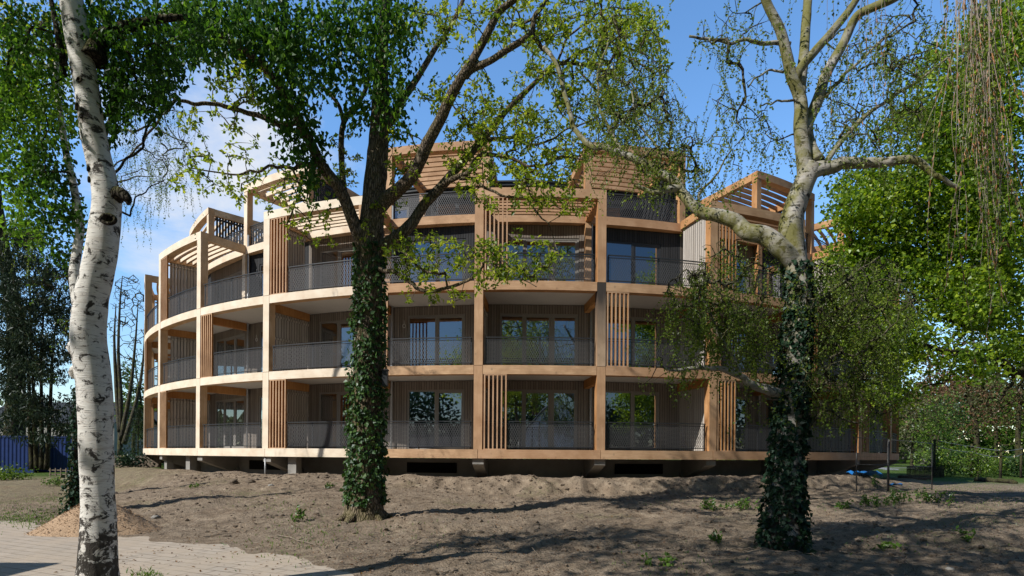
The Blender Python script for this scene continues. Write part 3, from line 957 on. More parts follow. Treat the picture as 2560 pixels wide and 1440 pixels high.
def ivy_on_trunk(name, label, loc, L, rad, n, leafmat, h0, h1, rs, size=.075, skirt=0., thick=.10):
    """leaves wrapped round a trunk line between two heights"""
    r_ = np.random.default_rng(rs); mb = MB()
    zs = L[:, 2]
    z = h0 + (h1 - h0) * r_.beta(.95, 1.15, n)
    an = r_.uniform(0, 2 * pi, n)
    c = np.stack([np.interp(z, zs, L[:, k]) for k in range(2)], 1)
    f = (z - h0) / (h1 - h0)
    lump = .35 + 1.1 * vnoise(an * 1.5 + 5, z * 1.5, rs) + .25 * vnoise(an * 4, z * 4, rs + 1)
    thin = 1 - sstep(.5, .95, f)
    hole = vnoise(an * 1.9 + 30, z * 2.6, rs + 5)
    keep = (r_.random(n) < np.clip((hole - .12) * 5, .12, 1)) & (r_.random(n) < np.clip(1.25 - sstep(.7, 1.0, f) * (1.5 - lump), .05, 1))
    rr = np.interp(z, zs, rad) + (.012 + thick * r_.random(n) ** 1.6) * lump ** 1.5 * (.35 + .65 * thin) + skirt * np.exp(-(z - h0) / .35) * r_.random(n)
    C = np.stack([c[:, 0] + rr * np.cos(an), c[:, 1] + rr * np.sin(an), z], 1)
    out = np.stack([np.cos(an), np.sin(an), np.zeros(n)], 1)
    D = unit(r_.normal(0, .6, (n, 3)) + np.array((0, 0, -.8)) + out * .5)
    N = unit(out + r_.normal(0, .55, (n, 3)) + np.array((0, 0, .35)))
    C, D, N = C[keep], D[keep], N[keep]; m = len(C)
    q = r_.uniform(.4, 1.4, m)
    mb.leaves(C, D, N, size * q, size * .95 * q, np.clip(r_.beta(2.0, 2.2, m) * .95 + .06 * (r_.random(m) < .03), 0, 1), .06)
    st = MB()
    for k in range(9):
        a0 = r_.uniform(0, 2 * pi); zz = np.linspace(h0, h1 * .97, 26)
        aa = a0 + np.cumsum(r_.normal(0, .12, 26))
        rr = np.interp(zz, zs, rad) + .018
        st.tube(np.stack([np.interp(zz, zs, L[:, 0]) + rr * np.cos(aa), np.interp(zz, zs, L[:, 1]) + rr * np.sin(aa), zz], 1), np.linspace(.02, .006, 26), 5)
    root = thing(name, label, 'ivy', loc)
    link('stem', shift(st, loc).mesh('stem', True), BK_DARK, root)
    link('foliage', shift(mb, loc).mesh('foliage', False, True), leafmat, root)
    return root


TWIGL = m_plain('pale_birch_twigs', (.40, .33, .27), .8, .4, 6)


# ---- oak in the middle
def build_oak():
    T = Tree(21); rs = T.rs; Y = 12.9
    b = P(912, 1275, Y); b[2] = float(gz(b[0], b[1])) - .12
    trunk_pts = [b, P(912, 1215, Y), P(916, 1130, Y), P(919, 1000, Y), P(921, 850, Y), P(924, 700, Y), P(926, 600, Y), P(935, 480, Y),
                 P(945, 380, Y + .05), P(950, 290, Y + .1), P(952, 200, Y + .2), P(958, 90, Y + .35), P(968, -40, Y + .5), P(985, -220, Y + .7)]
    w = [.40, .345, .315, .30, .295, .285, .28, .245, .225, .20, .165, .125, .10, .06]
    L = T.limb(trunk_pts, w, 0, 26, 10, .16, .35)
    R_ = np.interp(np.linspace(0, 1, len(L)), np.linspace(0, 1, len(w)), w) * (1 + .35 * np.exp(-(L[:, 2] - L[0, 2]) / .28))
    # roots
    for k in range(7):
        a = k * .9 + rs.uniform(-.2, .2); d = np.array((cos(a), sin(a), 0))
        p = [b + d * .25 + (0, 0, .30), b + d * .5 + (0, 0, .14), b + d * rs.uniform(.7, 1.0) + (0, 0, -.06)]
        T.limb(p, .12, .03, 8, 5, .15, root=False)
    # limbs to the right
    T.limb(pl((926, 560, Y), (960, 505, Y - .1), (1002, 469, Y - .25), (1035, 433, Y - .4), (1067, 361, Y - .6), (1100, 300, Y - .75), (1125, 245, Y - .9),
              (1157, 188, Y - 1.1), (1190, 137, Y - 1.2), (1226, 69, Y - 1.4), (1248, 29, Y - 1.5), (1305, -20, Y - 1.7), (1390, -140, Y - 2)), .165, .05, 14, 8, .2)
    T.limb(pl((1162, 190, Y - 1.1), (1180, 172, Y - 1.1), (1226, 152, Y - 1.2), (1269, 123, Y - 1.25), (1313, 97, Y - 1.3), (1331, 80, Y - 1.3), (1337, 40, Y - 1.3), (1360, 10, Y - 1.2), (1400, -80, Y - 1.)), .085, .035, 10, 8, .2)
    T.limb(pl((920, 650, Y), (962, 612, Y - .05), (1005, 582, Y), (1031, 556, Y + .1), (1060, 513, Y + .2), (1107, 462, Y + .35), (1147, 415, Y + .5), (1197, 361, Y + .7),
              (1233, 318, Y + .9), (1269, 274, Y + 1.05), (1305, 238, Y + 1.2), (1342, 202, Y + 1.4), (1378, 166, Y + 1.6), (1430, 158, Y + 1.8), (1500, 175, Y + 2), (1570, 215, Y + 2.2)), .150, .03, 14, 8, .2)
    T.limb(pl((945, 345, Y), (975, 300, Y + .1), (1005, 250, Y + .3), (1024, 224, Y + .4), (1053, 180, Y + .6), (1089, 119, Y + .8), (1118, 79, Y + 1), (1157, 0, Y + 1.3), (1190, -120, Y + 1.6)), .10, .04, 10, 8, .2)
    T.limb(pl((1195, 363, Y + .7), (1215, 354, Y + .6), (1250, 345, Y + .6), (1287, 347, Y + .5), (1316, 361, Y + .5), (1363, 354, Y + .4), (1428, 321, Y + .3), (1480, 300, Y + .2)), .055, .016, 8, 6, .2, crook=.12)
    T.limb(pl((1105, 466, Y + .3), (1125, 452, Y + .15), (1161, 433, Y), (1197, 395, Y - .2), (1222, 386, Y - .3), (1269, 393, Y - .4), (1316, 408, Y - .5), (1363, 412, Y - .6), (1406, 393, Y - .7), (1460, 400, Y - .8)), .068, .014, 8, 6, .2, crook=.12)
    T.limb(pl((1150, 446, Y), (1184, 448, Y - .15), (1212, 464, Y - .2), (1253, 487, Y - .3), (1309, 500, Y - .4), (1350, 539, Y - .5), (1378, 578, Y - .55), (1400, 640, Y - .6)), .04, .008, 7, 6, .2, crook=.12)
    T.limb(pl((1110, 290, Y - .7), (1180, 190, Y - .3), (1300, 85, Y), (1360, 60, Y + .3)), .05, .02, 8, 6, .2, root=False) if 0 else None
    T.limb(pl((1330, 85, Y - 1.3), (1360, 120, Y - 1.2), (1392, 165, Y - 1.), (1414, 235, Y - .8), (1440, 290, Y - .6)), .05, .02, 8, 6, .2, crook=.15)
    T.limb(pl((1400, 160, Y + 1.7), (1460, 120, Y + 1.7), (1530, 110, Y + 1.8), (1600, 130, Y + 2), (1650, 170, Y + 2.1)), .035, .01, 7, 6, .2, crook=.2)
    T.limb(pl((1390, 165, Y + 1.6), (1420, 90, Y + 1.5), (1480, 40, Y + 1.6), (1560, 20, Y + 1.8), (1620, 40, Y + 2)), .035, .01, 7, 6, .2, crook=.2)
    T.limb(pl((1440, 170, Y + 1.8), (1500, 235, Y + 1.7), (1560, 290, Y + 1.8), (1600, 330, Y + 1.9)), .03, .009, 7, 6, .2, crook=.2)
    # low right branch
    T.limb(pl((930, 665, Y), (953, 673, Y - .25), (989, 681, Y - .5), (1023, 704, Y - .8), (1053, 727, Y - 1), (1120, 718, Y - 1.3), (1180, 697, Y - 1.5), (1205, 662, Y - 1.6), (1225, 650, Y - 1.7),
              (1262, 656, Y - 1.8), (1300, 695, Y - 1.9), (1345, 715, Y - 2.)), .06, .008, 9, 6, .2, crook=.08)
    # left limbs
    T.limb(pl((918, 640, Y), (900, 595, Y - .1), (880, 545, Y - .2), (850, 475, Y - .35), (805, 415, Y - .5), (770, 345, Y - .7), (728, 270, Y - 1), (690, 205, Y - 1.3), (640, 150, Y - 1.6), (560, 95, Y - 2.1), (470, 55, Y - 2.6), (400, 35, Y - 3)), .165, .05, 14, 8, .2)
    T.limb(pl((888, 555, Y - .1), (868, 510, Y + .1), (857, 450, Y + .2), (853, 350, Y + .35), (862, 300, Y + .4), (890, 265, Y + .5), (915, 220, Y + .6), (930, 150, Y + .7)), .085, .04, 10, 8, .2)
    T.limb(pl((860, 310, Y + .4), (846, 262, Y + .5), (815, 225, Y + .6), (780, 180, Y + .7), (770, 100, Y + .9)), .05, .025, 8, 6, .2)
    T.limb(pl((800, 413, Y - .5), (765, 408, Y - .6), (740, 415, Y - .7), (705, 412, Y - .8), (660, 420, Y - .9), (600, 430, Y - 1.), (520, 422, Y - 1.1), (465, 420, Y - 1.2)), .06, .008, 8, 6, .2, crook=.12)
    T.limb(pl((745, 305, Y - .85), (700, 312, Y - .9), (668, 300, Y - 1), (614, 276, Y - 1.2), (560, 268, Y - 1.4), (505, 260, Y - 1.6), (460, 252, Y - 1.8), (430, 240, Y - 1.9)), .07, .028, 9, 6, .2, crook=.08)
    T.limb(pl((440, 248, Y - 1.9), (400, 290, Y - 1.9), (357, 345, Y - 1.9), (318, 395, Y - 1.9), (280, 435, Y - 1.9)), .03, .01, 7, 6, .2, crook=.15)
    # leaf bearing shoots: (cx, cy, rx, ry, depth, spread, shoots)
    B = [(1280, 60, 150, 80, Y - .8, .9, 95), (1440, 110, 140, 120, Y + .6, 1.2, 210), (1570, 150, 105, 140, Y + 1.8, .9, 210), (1560, 60, 110, 70, Y + 1.6, 1, 110),
         (1350, 240, 120, 70, Y + .4, 1, 70), (1480, 300, 120, 90, Y + .6, 1, 120), (1260, 310, 90, 50, Y + .4, .8, 75), (1340, 390, 140, 60, Y - .2, .8, 120),
         (1200, 290, 60, 50, Y + .2, .7, 45), (1160, 370, 60, 60, Y + .2, .6, 45), (1060, 60, 80, 60, Y + .7, .7, 50), (1090, 240, 50, 45, Y, .6, 26), (1010, 380, 60, 60, Y + .2, .6, 30),
         (1270, 470, 120, 60, Y - .3, .6, 55), (1390, 490, 100, 60, Y - .5, .6, 50), (1180, 440, 60, 40, Y, .5, 18),
         (1060, 640, 100, 60, Y - 1, .5, 75), (1200, 640, 60, 50, Y - 1.6, .4, 26), (1300, 640, 110, 60, Y - 1.8, .4, 48), (1080, 740, 90, 24, Y - 1.2, .3, 14), (1240, 700, 80, 40, Y - 1.8, .3, 12),
         (590, 210, 80, 65, Y - 1.6, .6, 34), (530, 300, 90, 45, Y - 1.4, .5, 18), (600, 420, 130, 70, Y - 1, .6, 32), (690, 480, 130, 60, Y - .8, .6, 22), (800, 500, 70, 60, Y - .2, .5, 14), (770, 590, 70, 50, Y - .3, .4, 14),
         (860, 400, 40, 90, Y + .2, .4, 20), (950, 560, 40, 60, Y - .3, .3, 10), (480, 430, 60, 60, Y - 1.3, .4, 18), (1010, 480, 60, 70, Y, .4, 14),
         (1130, 60, 80, 70, Y + .9, .6, 30), (1180, 200, 60, 50, Y - .8, .5, 20)]
    up = [(1000, -180, 300, 140, Y, 1.6, 60), (1400, -160, 260, 130, Y, 1.6, 80), (700, -160, 220, 120, Y - 1, 1.2, 40)]
    A = np.concatenate([blob(rs, *q) for q in B + up])
    A = A + np.stack([np.zeros(len(A))] * 3, 1)
    paths = T.attract(A, .004, .0046, .04, .12, .045)
    T.rosettes(A, 9, .10, .064, .06, .1)
    mids = np.array([p[len(p) // 2] for p in paths if rs.random() < .35])
    T.rosettes(mids, 6, .085, .055, .06, .1)
    oak = T.build('oak_tree', 'big oak in the centre with sparse yellow green leaves and an ivy wrapped trunk', 'tree', b, BK_OAK, LF_OAK)
    ivy_on_trunk('climbing_ivy', 'glossy sunlit ivy wrapped round the lower trunk of the central oak', b, L, R_, 5600, LF_IVY, b[2] + .46, float(P(0, 600, Y)[2]), 77, .09, 0., .105)
    # ivy draped over its upper limbs
    V = Tree(22); r2 = V.rs
    V.N = list(T.N); V.Rn = list(T.Rn); V.own = [-1] * len(T.N)
    dens = 1.0
    BL = [(930, 150, 115, 145, Y, .5, 2600), (960, 50, 95, 80, Y + .2, .5, 1000), (870, 60, 80, 70, Y + .1, .5, 700), (975, 285, 50, 60, Y, .3, 420), (905, 280, 35, 60, Y + .2, .3, 300), (820, 110, 60, 110, Y, .5, 700),
          (640, 60, 100, 90, Y - 1.6, .5, 1500), (715, 180, 90, 105, Y - 1.1, .4, 1700), (745, 300, 55, 90, Y - .8, .3, 800), (775, 395, 38, 62, Y - .6, .25, 420), (560, 80, 80, 70, Y - 2, .5, 900),
          (755, 470, 24, 40, Y - .6, .2, 130), (700, 60, 100, 80, Y - .9, .5, 900), (450, 90, 90, 60, Y - 2.6, .5, 900), (470, 30, 120, 60, Y - 2.4, .5, 900), (760, 110, 70, 100, Y - .5, .5, 800)]
    for q in BL:
        c = blob(r2, *q[:6], max(10, q[6] // 26), .55)
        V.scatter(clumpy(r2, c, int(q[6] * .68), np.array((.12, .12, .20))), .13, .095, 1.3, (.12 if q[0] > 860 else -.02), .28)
    V.wood = MB(); V.twig = MB()
    iv = V.build('hanging_ivy', 'dark leafy ivy hanging in curtains from the upper limbs of the central oak', 'ivy', b, BK_DARK, LF_DARK, 'foliage')
    # flat black box strapped to the trunk
    q = P(963, 945, Y - .12)
    bx = thing('nest_box', 'small black bat box fixed among ivy on the oak trunk', 'nest box', q)
    m = MB(); m.box(-.06, .06, -.06, .06, -.18, .16); m.box(-.075, .075, -.085, .062, .161, .185); m.box(-.05, .05, -.062, -.0605, -.18, -.05)
    link('body', m.mesh('body'), DARKM, bx)
    m = MB(); m.box(-.012, .012, .061, .075, -.28, .26); link('backboard', m.mesh('backboard'), BK_DARK, bx)


# ---- white birch at the left edge
def build_birch_left():
    T = Tree(31); rs = T.rs; Y = 6.2
    b = P(243, 1498, Y); b[2] = float(gz(b[0], b[1])) - .05
    pts = [b, P(244, 1420, Y), P(247, 1310, Y), P(243, 1200, Y), P(240, 1100, Y), P(238, 1000, Y), P(230, 920, Y), P(222, 850, Y), P(228, 760, Y), P(243, 690, Y), P(256, 620, Y), P(264, 550, Y), P(266, 490, Y),
           P(250, 410, Y), P(234, 340, Y), P(222, 260, Y), P(210, 180, Y), P(196, 100, Y), P(181, 10, Y), P(168, -80, Y), P(150, -260, Y)]
    w = np.array([66, 58, 52, 50, 51, 53, 54, 54, 52, 50, 47, 44, 42, 38.5, 38, 38, 38.5, 39, 37, 33, 20]) * Y / F * .70
    L = T.limb(pts, list(w), 0, 32, 10, .13, .22)
    # second stem close behind on the left
    T.limb(pl((205, 800, Y + .1), (192, 740, Y + .25), (186, 680, Y + .35), (194, 620, Y + .45), (200, 560, Y + .5), (185, 470, Y + .55), (165, 380, Y + .6), (150, 280, Y + .65), (140, 180, Y + .7), (150, 60, Y + .8)), .06, .025, 12, 8, .15)
    # burr, stub and branch eyes
    for (x, y, r, dz) in ((188, 780, .05, 0), (180, 870, .06, 0), (178, 930, .045, 0)):
        c = P(x, y, Y - .05); T.limb([c + (.11, .06, -.10), c + (.02, 0, 0), c + (.11, .05, .13)], [r * .6, r, r * .4], 0, 10, 5, .4, root=False)
    T.limb(pl((285, 490, Y), (302, 482, Y - .05), (318, 498, Y - .07), (321, 512, Y - .07)), [.08, .055, .038, .015], 0, 10, 5, .5, root=False, dark=True)
    scars = []
    for (x, y, r) in ((272, 549, .055), (193, 266, .035), (200, 200, .028), (222, 421, .028), (224, 449, .028), (205, 290, .024)):
        f = min(1., max(-1., (x - np.interp(y, [0, 100, 180, 260, 340, 410, 490, 550], [180, 196, 210, 222, 234, 250, 266, 264])) / 40))
        rad = 40 * Y / F * .79
        c = P(x, y, Y - rad * (1 - f * f) ** .5 * 1.0)
        eyes = MB(); scars.append(eyes)
        n = unit(np.array((f, -(1 - f * f) ** .5, 0.))); u = np.array((n[1], -n[0], 0)); up = np.array((0, 0, 1.))
        an = np.linspace(0, 2 * pi, 17)
        ring = [c + n * .008 + (u * cos(a) * 1.15 + up * sin(a) * .8) * r for a in an]
        eyes.tube(ring, r * .34, 8, False, .5)
        d = [c + n * .006 + (u * cos(a) * 1.15 + up * sin(a) * .8) * r * .85 for a in an[:-1]]
        eyes.add([c - n * .012] + d, None, [(0, 1 + (k + 1) % 16, 1 + k) for k in range(16)])
    # limbs
    T.limb(pl((235, 150, Y), (245, 118, Y + .05), (268, 92, Y + .1), (300, 74, Y + .15), (340, 62, Y + .2), (400, 48, Y + .3), (470, 42, Y + .4)), .115, .03, 12, 6, .2, dark=True)
    T.limb(pl((160, 160, Y + .3), (140, 60, Y + .3), (120, -40, Y + .4)), .04, .02, 8, 6, dark=True)
    T.limb(pl((165, 190, Y + .5), (140, 90, Y + .3), (90, 70, Y + .2), (60, 110, Y + .2)), .022, .008, 6, 6, crook=.1, dark=True)
    T.limb(pl((300, 74, Y + .15), (330, 150, Y + .1), (345, 215, Y + .1), (346, 330, Y + .1)), .014, .004, 6, 6, crook=.06, dark=True)
    T.limb(pl((272, 455, Y + .1), (300, 415, Y + .3), (345, 380, Y + .5), (360, 345, Y + .6), (395, 290, Y + .7), (440, 248, Y + .8)), .016, .01, 6, 6, crook=.05, dark=True)
    T.limb(pl((325, 540, Y + .9), (340, 500, Y + .9), (375, 470, Y + .9), (410, 455, Y + .9)), .012, .006, 6, 6, crook=.05, dark=True)
    T.limb(pl((268, 480, Y), (290, 520, Y + .5), (325, 540, Y + .9)), .014, .012, 6, 6, dark=True)
    BL = [(70, 150, 100, 120, Y + .6, .4, 1500), (90, 280, 110, 90, Y + .5, .4, 1600), (70, 400, 85, 120, Y + .6, .35, 1500), (130, 500, 70, 90, Y + .5, .3, 850), (60, 560, 50, 50, Y + .6, .25, 300), (170, 590, 50, 50, Y + .6, .25, 300),
          (300, 60, 130, 75, Y + .3, .4, 1500), (360, 180, 95, 85, Y + .3, .35, 1500), (320, 265, 55, 70, Y + .3, .3, 560), (430, 90, 80, 80, Y + .5, .35, 800), (410, 250, 40, 40, Y + .4, .2, 200), (280, 200, 50, 90, Y + .3, .3, 400),
          (150, 40, 140, 60, Y + .5, .4, 700), (280, 320, 36, 40, Y + .3, .2, 170)]
    A = []
    for q in BL:
        c = blob(rs, *q[:6], max(8, q[6] // 22), .55); A.append(c)
        q6 = clumpy(rs, c, int(q[6] * 1.0), np.array((.06, .06, .09)))
        T.scatter(q6, .060, .045, 1.1, (.26 if q[0] < 110 else -.10), .27)  # far-left leaves toned brighter, backlight put into their colour
    A = np.concatenate(A)
    T.attract(A[::3], .003, .0032, 0, .12, .03)
    # branches above the frame, to keep the sun off this corner as in life
    up = np.concatenate([blob(rs, 250, -150, 420, 120, Y + .5, .6, 60)])
    T.scatter(clumpy(rs, up, 1500, .15), .07, .05, 1., 0)
    off = np.array((-8.3, 4.0, 9.2)) + rs.normal(0, 1, (26, 3)) * (1.1, .9, .9); T.attract(off, .004, .004)
    T.scatter(clumpy(rs, off, 3600, .28), .075, .055, 1., 0)
    root = T.build('birch_tree', 'white barked birch with black scars standing on the paved path at the left', 'tree', b, BK_BIRCH, LF_DARK, twigm=BK_DARK)
    for e in scars: link('branch_scar', shift(e, b).mesh('branch_scar', True), BK_DARK, root)
    # fine twigged birch further back, seen through the gap
    W = Tree(33); r3 = W.rs; Y2 = 17.
    b2 = P(222, 1180, Y2 + 1); b2[2] = float(gz(b2[0], b2[1])) - .1
    W.limb([b2, P(228, 1000, Y2 + 1), P(222, 800, Y2 + 1), P(235, 600, Y2 + .8), P(250, 400, Y2 + .6), P(290, 250, Y2 + .4), P(330, 100, Y2)], .13, .04, 12, 8)
    W.limb(pl((250, 400, Y2 + .6), (290, 340, Y2 + .4), (350, 320, Y2), (420, 330, Y2 - .3), (480, 360, Y2 - .4)), .05, .012, 8, 6, crook=.2)
    W.limb(pl((242, 520, Y2 + .7), (270, 470, Y2 + .4), (330, 440, Y2 + .2), (400, 440, Y2)), .04, .01, 8, 6, crook=.2)
    A = np.concatenate([blob(r3, 400, 330, 110, 70, Y2, .8, 60), blob(r3, 340, 440, 90, 90, Y2, .8, 60), blob(r3, 440, 420, 60, 70, Y2, .6, 26), blob(r3, 50, 560, 60, 60, Y2, .8, 20), blob(r3, 380, 250, 70, 50, Y2, .8, 24)])
    W.attract(A, .004, .004, .05, .15, .03)
    W.strands(A, .5, 1.5, .06, .05, .03, 2, .15, .003, -.1)
    W.build('birch_tree', 'slender fine twigged birch with drooping sprays seen behind the white trunk at left', 'tree', b2, BK_GREY, LF_BIRCH)
    # ivy clad thin stem behind the birch
    b3 = P(186, 1235, 14.5); b3[2] = float(gz(b3[0], b3[1]))
    Ls = smooth_line([b3 - (0, 0, .1), b3 + (.02, 0, 1), b3 + (.08, 0, 2.4), b3 + (.05, 0, 4)], 8)
    S = Tree(34); S.limb([b3 - (0, 0, .1), b3 + (.02, 0, 1), b3 + (.08, 0, 2.4), b3 + (.05, 0, 4.5)], .08, .05, 10)
    top = b3 + (.05, 0, 4.5)
    A = top + S.rs.normal(0, 1, (40, 3)) * (.5, .5, .7) + (0, 0, .6); S.attract(A, .004, .004); S.rosettes(A, 5, .08, .06, .08)
    S.build('young_tree', 'thin young tree with an ivy covered stem just behind the white birch', 'tree', b3, BK_DARK, LF_BG)
    ivy_on_trunk('climbing_ivy', 'dark ivy covering the thin stem behind the white birch', b3, Ls, np.full(len(Ls), .08), 1300, LF_IVYD, b3[2], b3[2] + 3.2, 79, .09, .15)


# ---- ivy clad birch on the right
def build_birch_right():
    T = Tree(41); rs = T.rs; Y = 9.8
    b = P(1957, 1378, Y); b[2] = float(gz(b[0], b[1])) - .06
    pts = [b, P(1958, 1300, Y), P(1966, 1180, Y), P(1976, 1060, Y), P(1985, 940, Y), P(1992, 840, Y), P(1998, 760, Y), P(1994, 690, Y), P(1984, 630, Y), P(1976, 570, Y), P(1990, 510, Y), P(2014, 450, Y), P(2030, 415, Y)]
    w = np.array([52, 42, 36, 34, 33, 33, 33, 32, 32, 33, 30, 29, 28]) * Y / F * .86
    L = T.limb(pts, list(w), 0, 26, 8, .14, .35)
    Rr = np.interp(np.linspace(0, 1, len(L)), np.linspace(0, 1, len(w)), w)
    px = Y / F * .86
    T.limb(pl((2014, 450, Y), (2010, 397, Y), (2002, 325, Y), (2004, 271, Y), (1998, 235, Y), (1980, 190, Y - .05), (1968, 137, Y - .1), (1950, 72, Y - .15), (1915, 0, Y - .2), (1880, -120, Y - .4)), 24 * px, 11 * px, 16, 8, .18)
    T.limb(pl((2000, 240, Y), (2003, 195, Y + .1), (2009, 144, Y + .2), (2014, 72, Y + .3), (2020, 0, Y + .4), (2030, -140, Y + .6)), 17 * px, 11 * px, 12, 8, .18)
    T.limb(pl((1996, 210, Y), (1998, 177, Y - .1), (2039, 126, Y - .2), (2086, 72, Y - .35), (2140, 0, Y - .5), (2200, -120, Y - .8)), 14 * px, 9 * px, 12, 8, .18)
    T.limb(pl((2010, 335, Y), (2024, 300, Y + .1), (2050, 235, Y + .15), (2064, 188, Y + .2), (2108, 108, Y + .2), (2140, 43, Y + .1), (2184, 18, Y - .2), (2238, -6, Y - .6), (2330, -60, Y - 1.6), (2420, -110, Y - 2.8), (2450, -170, Y - 3.3)), 17 * px, 9 * px, 12, 8, .18)
    T.limb(pl((2026, 430, Y), (2058, 420, Y), (2093, 415, Y - .05), (2129, 404, Y - .1), (2201, 408, Y - .2), (2256, 401, Y - .3), (2310, 415, Y - .4), (2339, 440, Y - .45), (2400, 470, Y - .5)), 26 * px, 5 * px, 14, 8, .2, crook=.05)
    T.limb(pl((2040, 405, Y + .05), (2026, 372, Y + .1), (2020, 335, Y + .15), (2024, 300, Y + .2)), 26 * px, 12 * px, 14, 8, .2)
    T.limb(pl((2066, 405, Y), (2105, 350, Y + .1), (2160, 290, Y + .2), (2210, 255, Y + .3), (2290, 205, Y + .4), (2370, 140, Y + .5)), 9 * px, 3 * px, 9, 8, .2, crook=.06)
    T.limb(pl((2064, 240, Y + .1), (2100, 200, Y + .1), (2170, 130, Y + .1), (2250, 60, Y + .2)), 6 * px, 2.5 * px, 8, 8, .2, crook=.06)
    T.limb(pl((1976, 110, Y - .1), (1930, 107, Y - .1), (1880, 105, Y - .15), (1862, 96, Y - .2), (1830, 106, Y - .25), (1770, 96, Y - .3), (1720, 90, Y - .35)), 7 * px, 3 * px, 8, 6, .2, crook=.04)
    T.limb(pl((1960, 180, Y), (1930, 174, Y), (1895, 190, Y), (1870, 220, Y)), 4 * px, 2 * px, 7, 6, .2, crook=.04)
    T.limb(pl((1990, 250, Y), (1960, 250, Y), (1925, 258, Y), (1900, 262, Y)), 4 * px, 2 * px, 7, 6, .2, crook=.04)
    # long limb sweeping left
    T.limb(pl((1985, 655, Y), (1955, 622, Y - .05), (1916, 592, Y), (1869, 577, Y + .1), (1837, 554, Y + .2), (1790, 537, Y + .3), (1753, 529, Y + .4), (1728, 507, Y + .5), (1703, 476, Y + .6), (1675, 445, Y + .7), (1637, 420, Y + .8),
              (1587, 395, Y + .9), (1540, 379, Y + 1), (1494, 367, Y + 1.1), (1462, 354, Y + 1.2), (1440, 329, Y + 1.3), (1425, 285, Y + 1.4), (1414, 235, Y + 1.5), (1392, 162, Y + 1.6), (1360, 119, Y + 1.7)), [30 * px, 22 * px, 17 * px, 13 * px, 10 * px, 8 * px, 6.5 * px], 0, 16, 8, .2, crook=.05)
    T.limb(pl((1700, 472, Y + .6), (1672, 472, Y + .55), (1640, 483, Y + .5), (1622, 478, Y + .5), (1588, 462, Y + .5)), 12 * px, 5 * px, 9, 6, .25)
    T.limb(pl((1560, 388, Y + 1), (1530, 330, Y + 1.1), (1495, 250, Y + 1.2), (1500, 180, Y + 1.3), (1520, 100, Y + 1.4)), 6 * px, 3 * px, 8, 6, .2, crook=.1)
    T.limb(pl((1650, 430, Y + .8), (1640, 360, Y + .9), (1600, 300, Y + 1), (1580, 230, Y + 1.1)), 5 * px, 2.5 * px, 8, 6, .2, crook=.1)
    T.limb(pl((1745, 525, Y + .4), (1760, 470, Y + .5), (1800, 420, Y + .6), (1830, 380, Y + .6)), 5 * px, 2 * px, 8, 6, .2, crook=.1)
    # low limbs
    T.limb(pl((1965, 985, Y), (1911, 975, Y - .1), (1870, 952, Y - .2), (1847, 938, Y - .25), (1802, 921, Y - .35), (1742, 921, Y - .4), (1690, 925, Y - .45), (1640, 915, Y - .5)), 14 * px, 3 * px, 10, 6, .25, crook=.05)
    T.limb(pl((1850, 940, Y - .25), (1838, 905, Y - .3), (1810, 860, Y - .35), (1775, 790, Y - .4), (1750, 730, Y - .4)), 8 * px, 3 * px, 8, 6, .2, crook=.06)
    T.limb(pl((1940, 920, Y), (1890, 890, Y + .1), (1850, 870, Y + .2), (1815, 800, Y + .3)), 6 * px, 3 * px, 8, 6, .2, crook=.06)
    T.limb(pl((2000, 1000, Y), (2060, 960, Y + .2), (2130, 930, Y + .4), (2200, 900, Y + .6)), 8 * px, 3 * px, 8, 6, .2, crook=.08, dark=True)
    T.limb(pl((2000, 800, Y), (2060, 740, Y + .2), (2130, 690, Y + .4), (2200, 640, Y + .6)), 9 * px, 3 * px, 8, 6, .2, crook=.08, dark=True)
    T.limb(pl((2005, 1080, Y), (2040, 1040, Y - .1), (2080, 1030, Y - .2), (2140, 1060, Y - .3)), 7 * px, 2.5 * px, 8, 6, .2, crook=.08, dark=True)
    B = [(1640, 330, 120, 90, Y + 1, .5, 200, .2, .7), (1580, 240, 115, 110, Y + 1.3, .5, 170, .25, .8), (1680, 420, 90, 70, Y + .7, .4, 80, .2, .6), (1560, 120, 90, 90, Y + 1.4, .5, 50, .3, .7),
         (1780, 400, 80, 90, Y + .5, .4, 45, .3, .8), (1850, 70, 110, 70, Y - .2, .4, 38, .3, .8), (1850, 240, 80, 90, Y, .4, 34, .3, .9), (1900, 340, 70, 80, Y, .4, 26, .3, .8), (1780, 130, 60, 50, Y - .3, .3, 8, .4, .8),
         (2150, 200, 130, 140, Y + .2, .6, 120, .25, .8), (2250, 100, 110, 100, Y, .7, 60, .3, .9), (2330, 180, 110, 110, Y, .8, 50, .3, 1.), (2200, 330, 130, 80, Y, .5, 80, .25, .7), (2080, 300, 60, 90, Y + .1, .4, 30, .2, .6),
         (1740, 740, 85, 70, Y - .4, .3, 130, .35, 1.1), (1820, 780, 100, 90, Y - .2, .4, 150, .3, .9), (1880, 850, 70, 90, Y + .1, .3, 90, .25, .7), (1700, 900, 70, 40, Y - .45, .25, 26, .2, .5), (1660, 960, 80, 40, Y - .5, .2, 10, .2, .5),
         (1840, 650, 110, 60, Y + .3, .3, 80, .3, .9), (2080, 720, 95, 90, Y + .3, .5, 190, .25, .7), (2180, 760, 120, 120, Y + .5, .6, 240, .25, .8), (2110, 880, 120, 100, Y + .3, .5, 220, .25, .7), (2190, 960, 100, 90, Y + .5, .5, 120, .25, .6),
         (2070, 990, 80, 70, Y, .4, 60, .2, .5), (1880, 1000, 50, 40, Y - .2, .3, 12, .2, .5), (1480, 400, 60, 60, Y + 1.2, .3, 20, .25, .6), (1950, 730, 60, 50, Y + .3, .3, 20, .2, .5), (1500, 300, 60, 80, Y + 1.2, .3, 30, .25, .6)]
    A = np.concatenate([blob(rs, *q[:7]) for q in B])
    T.attract(A, .004, .0042, .05, .14, .03)
    k = 0
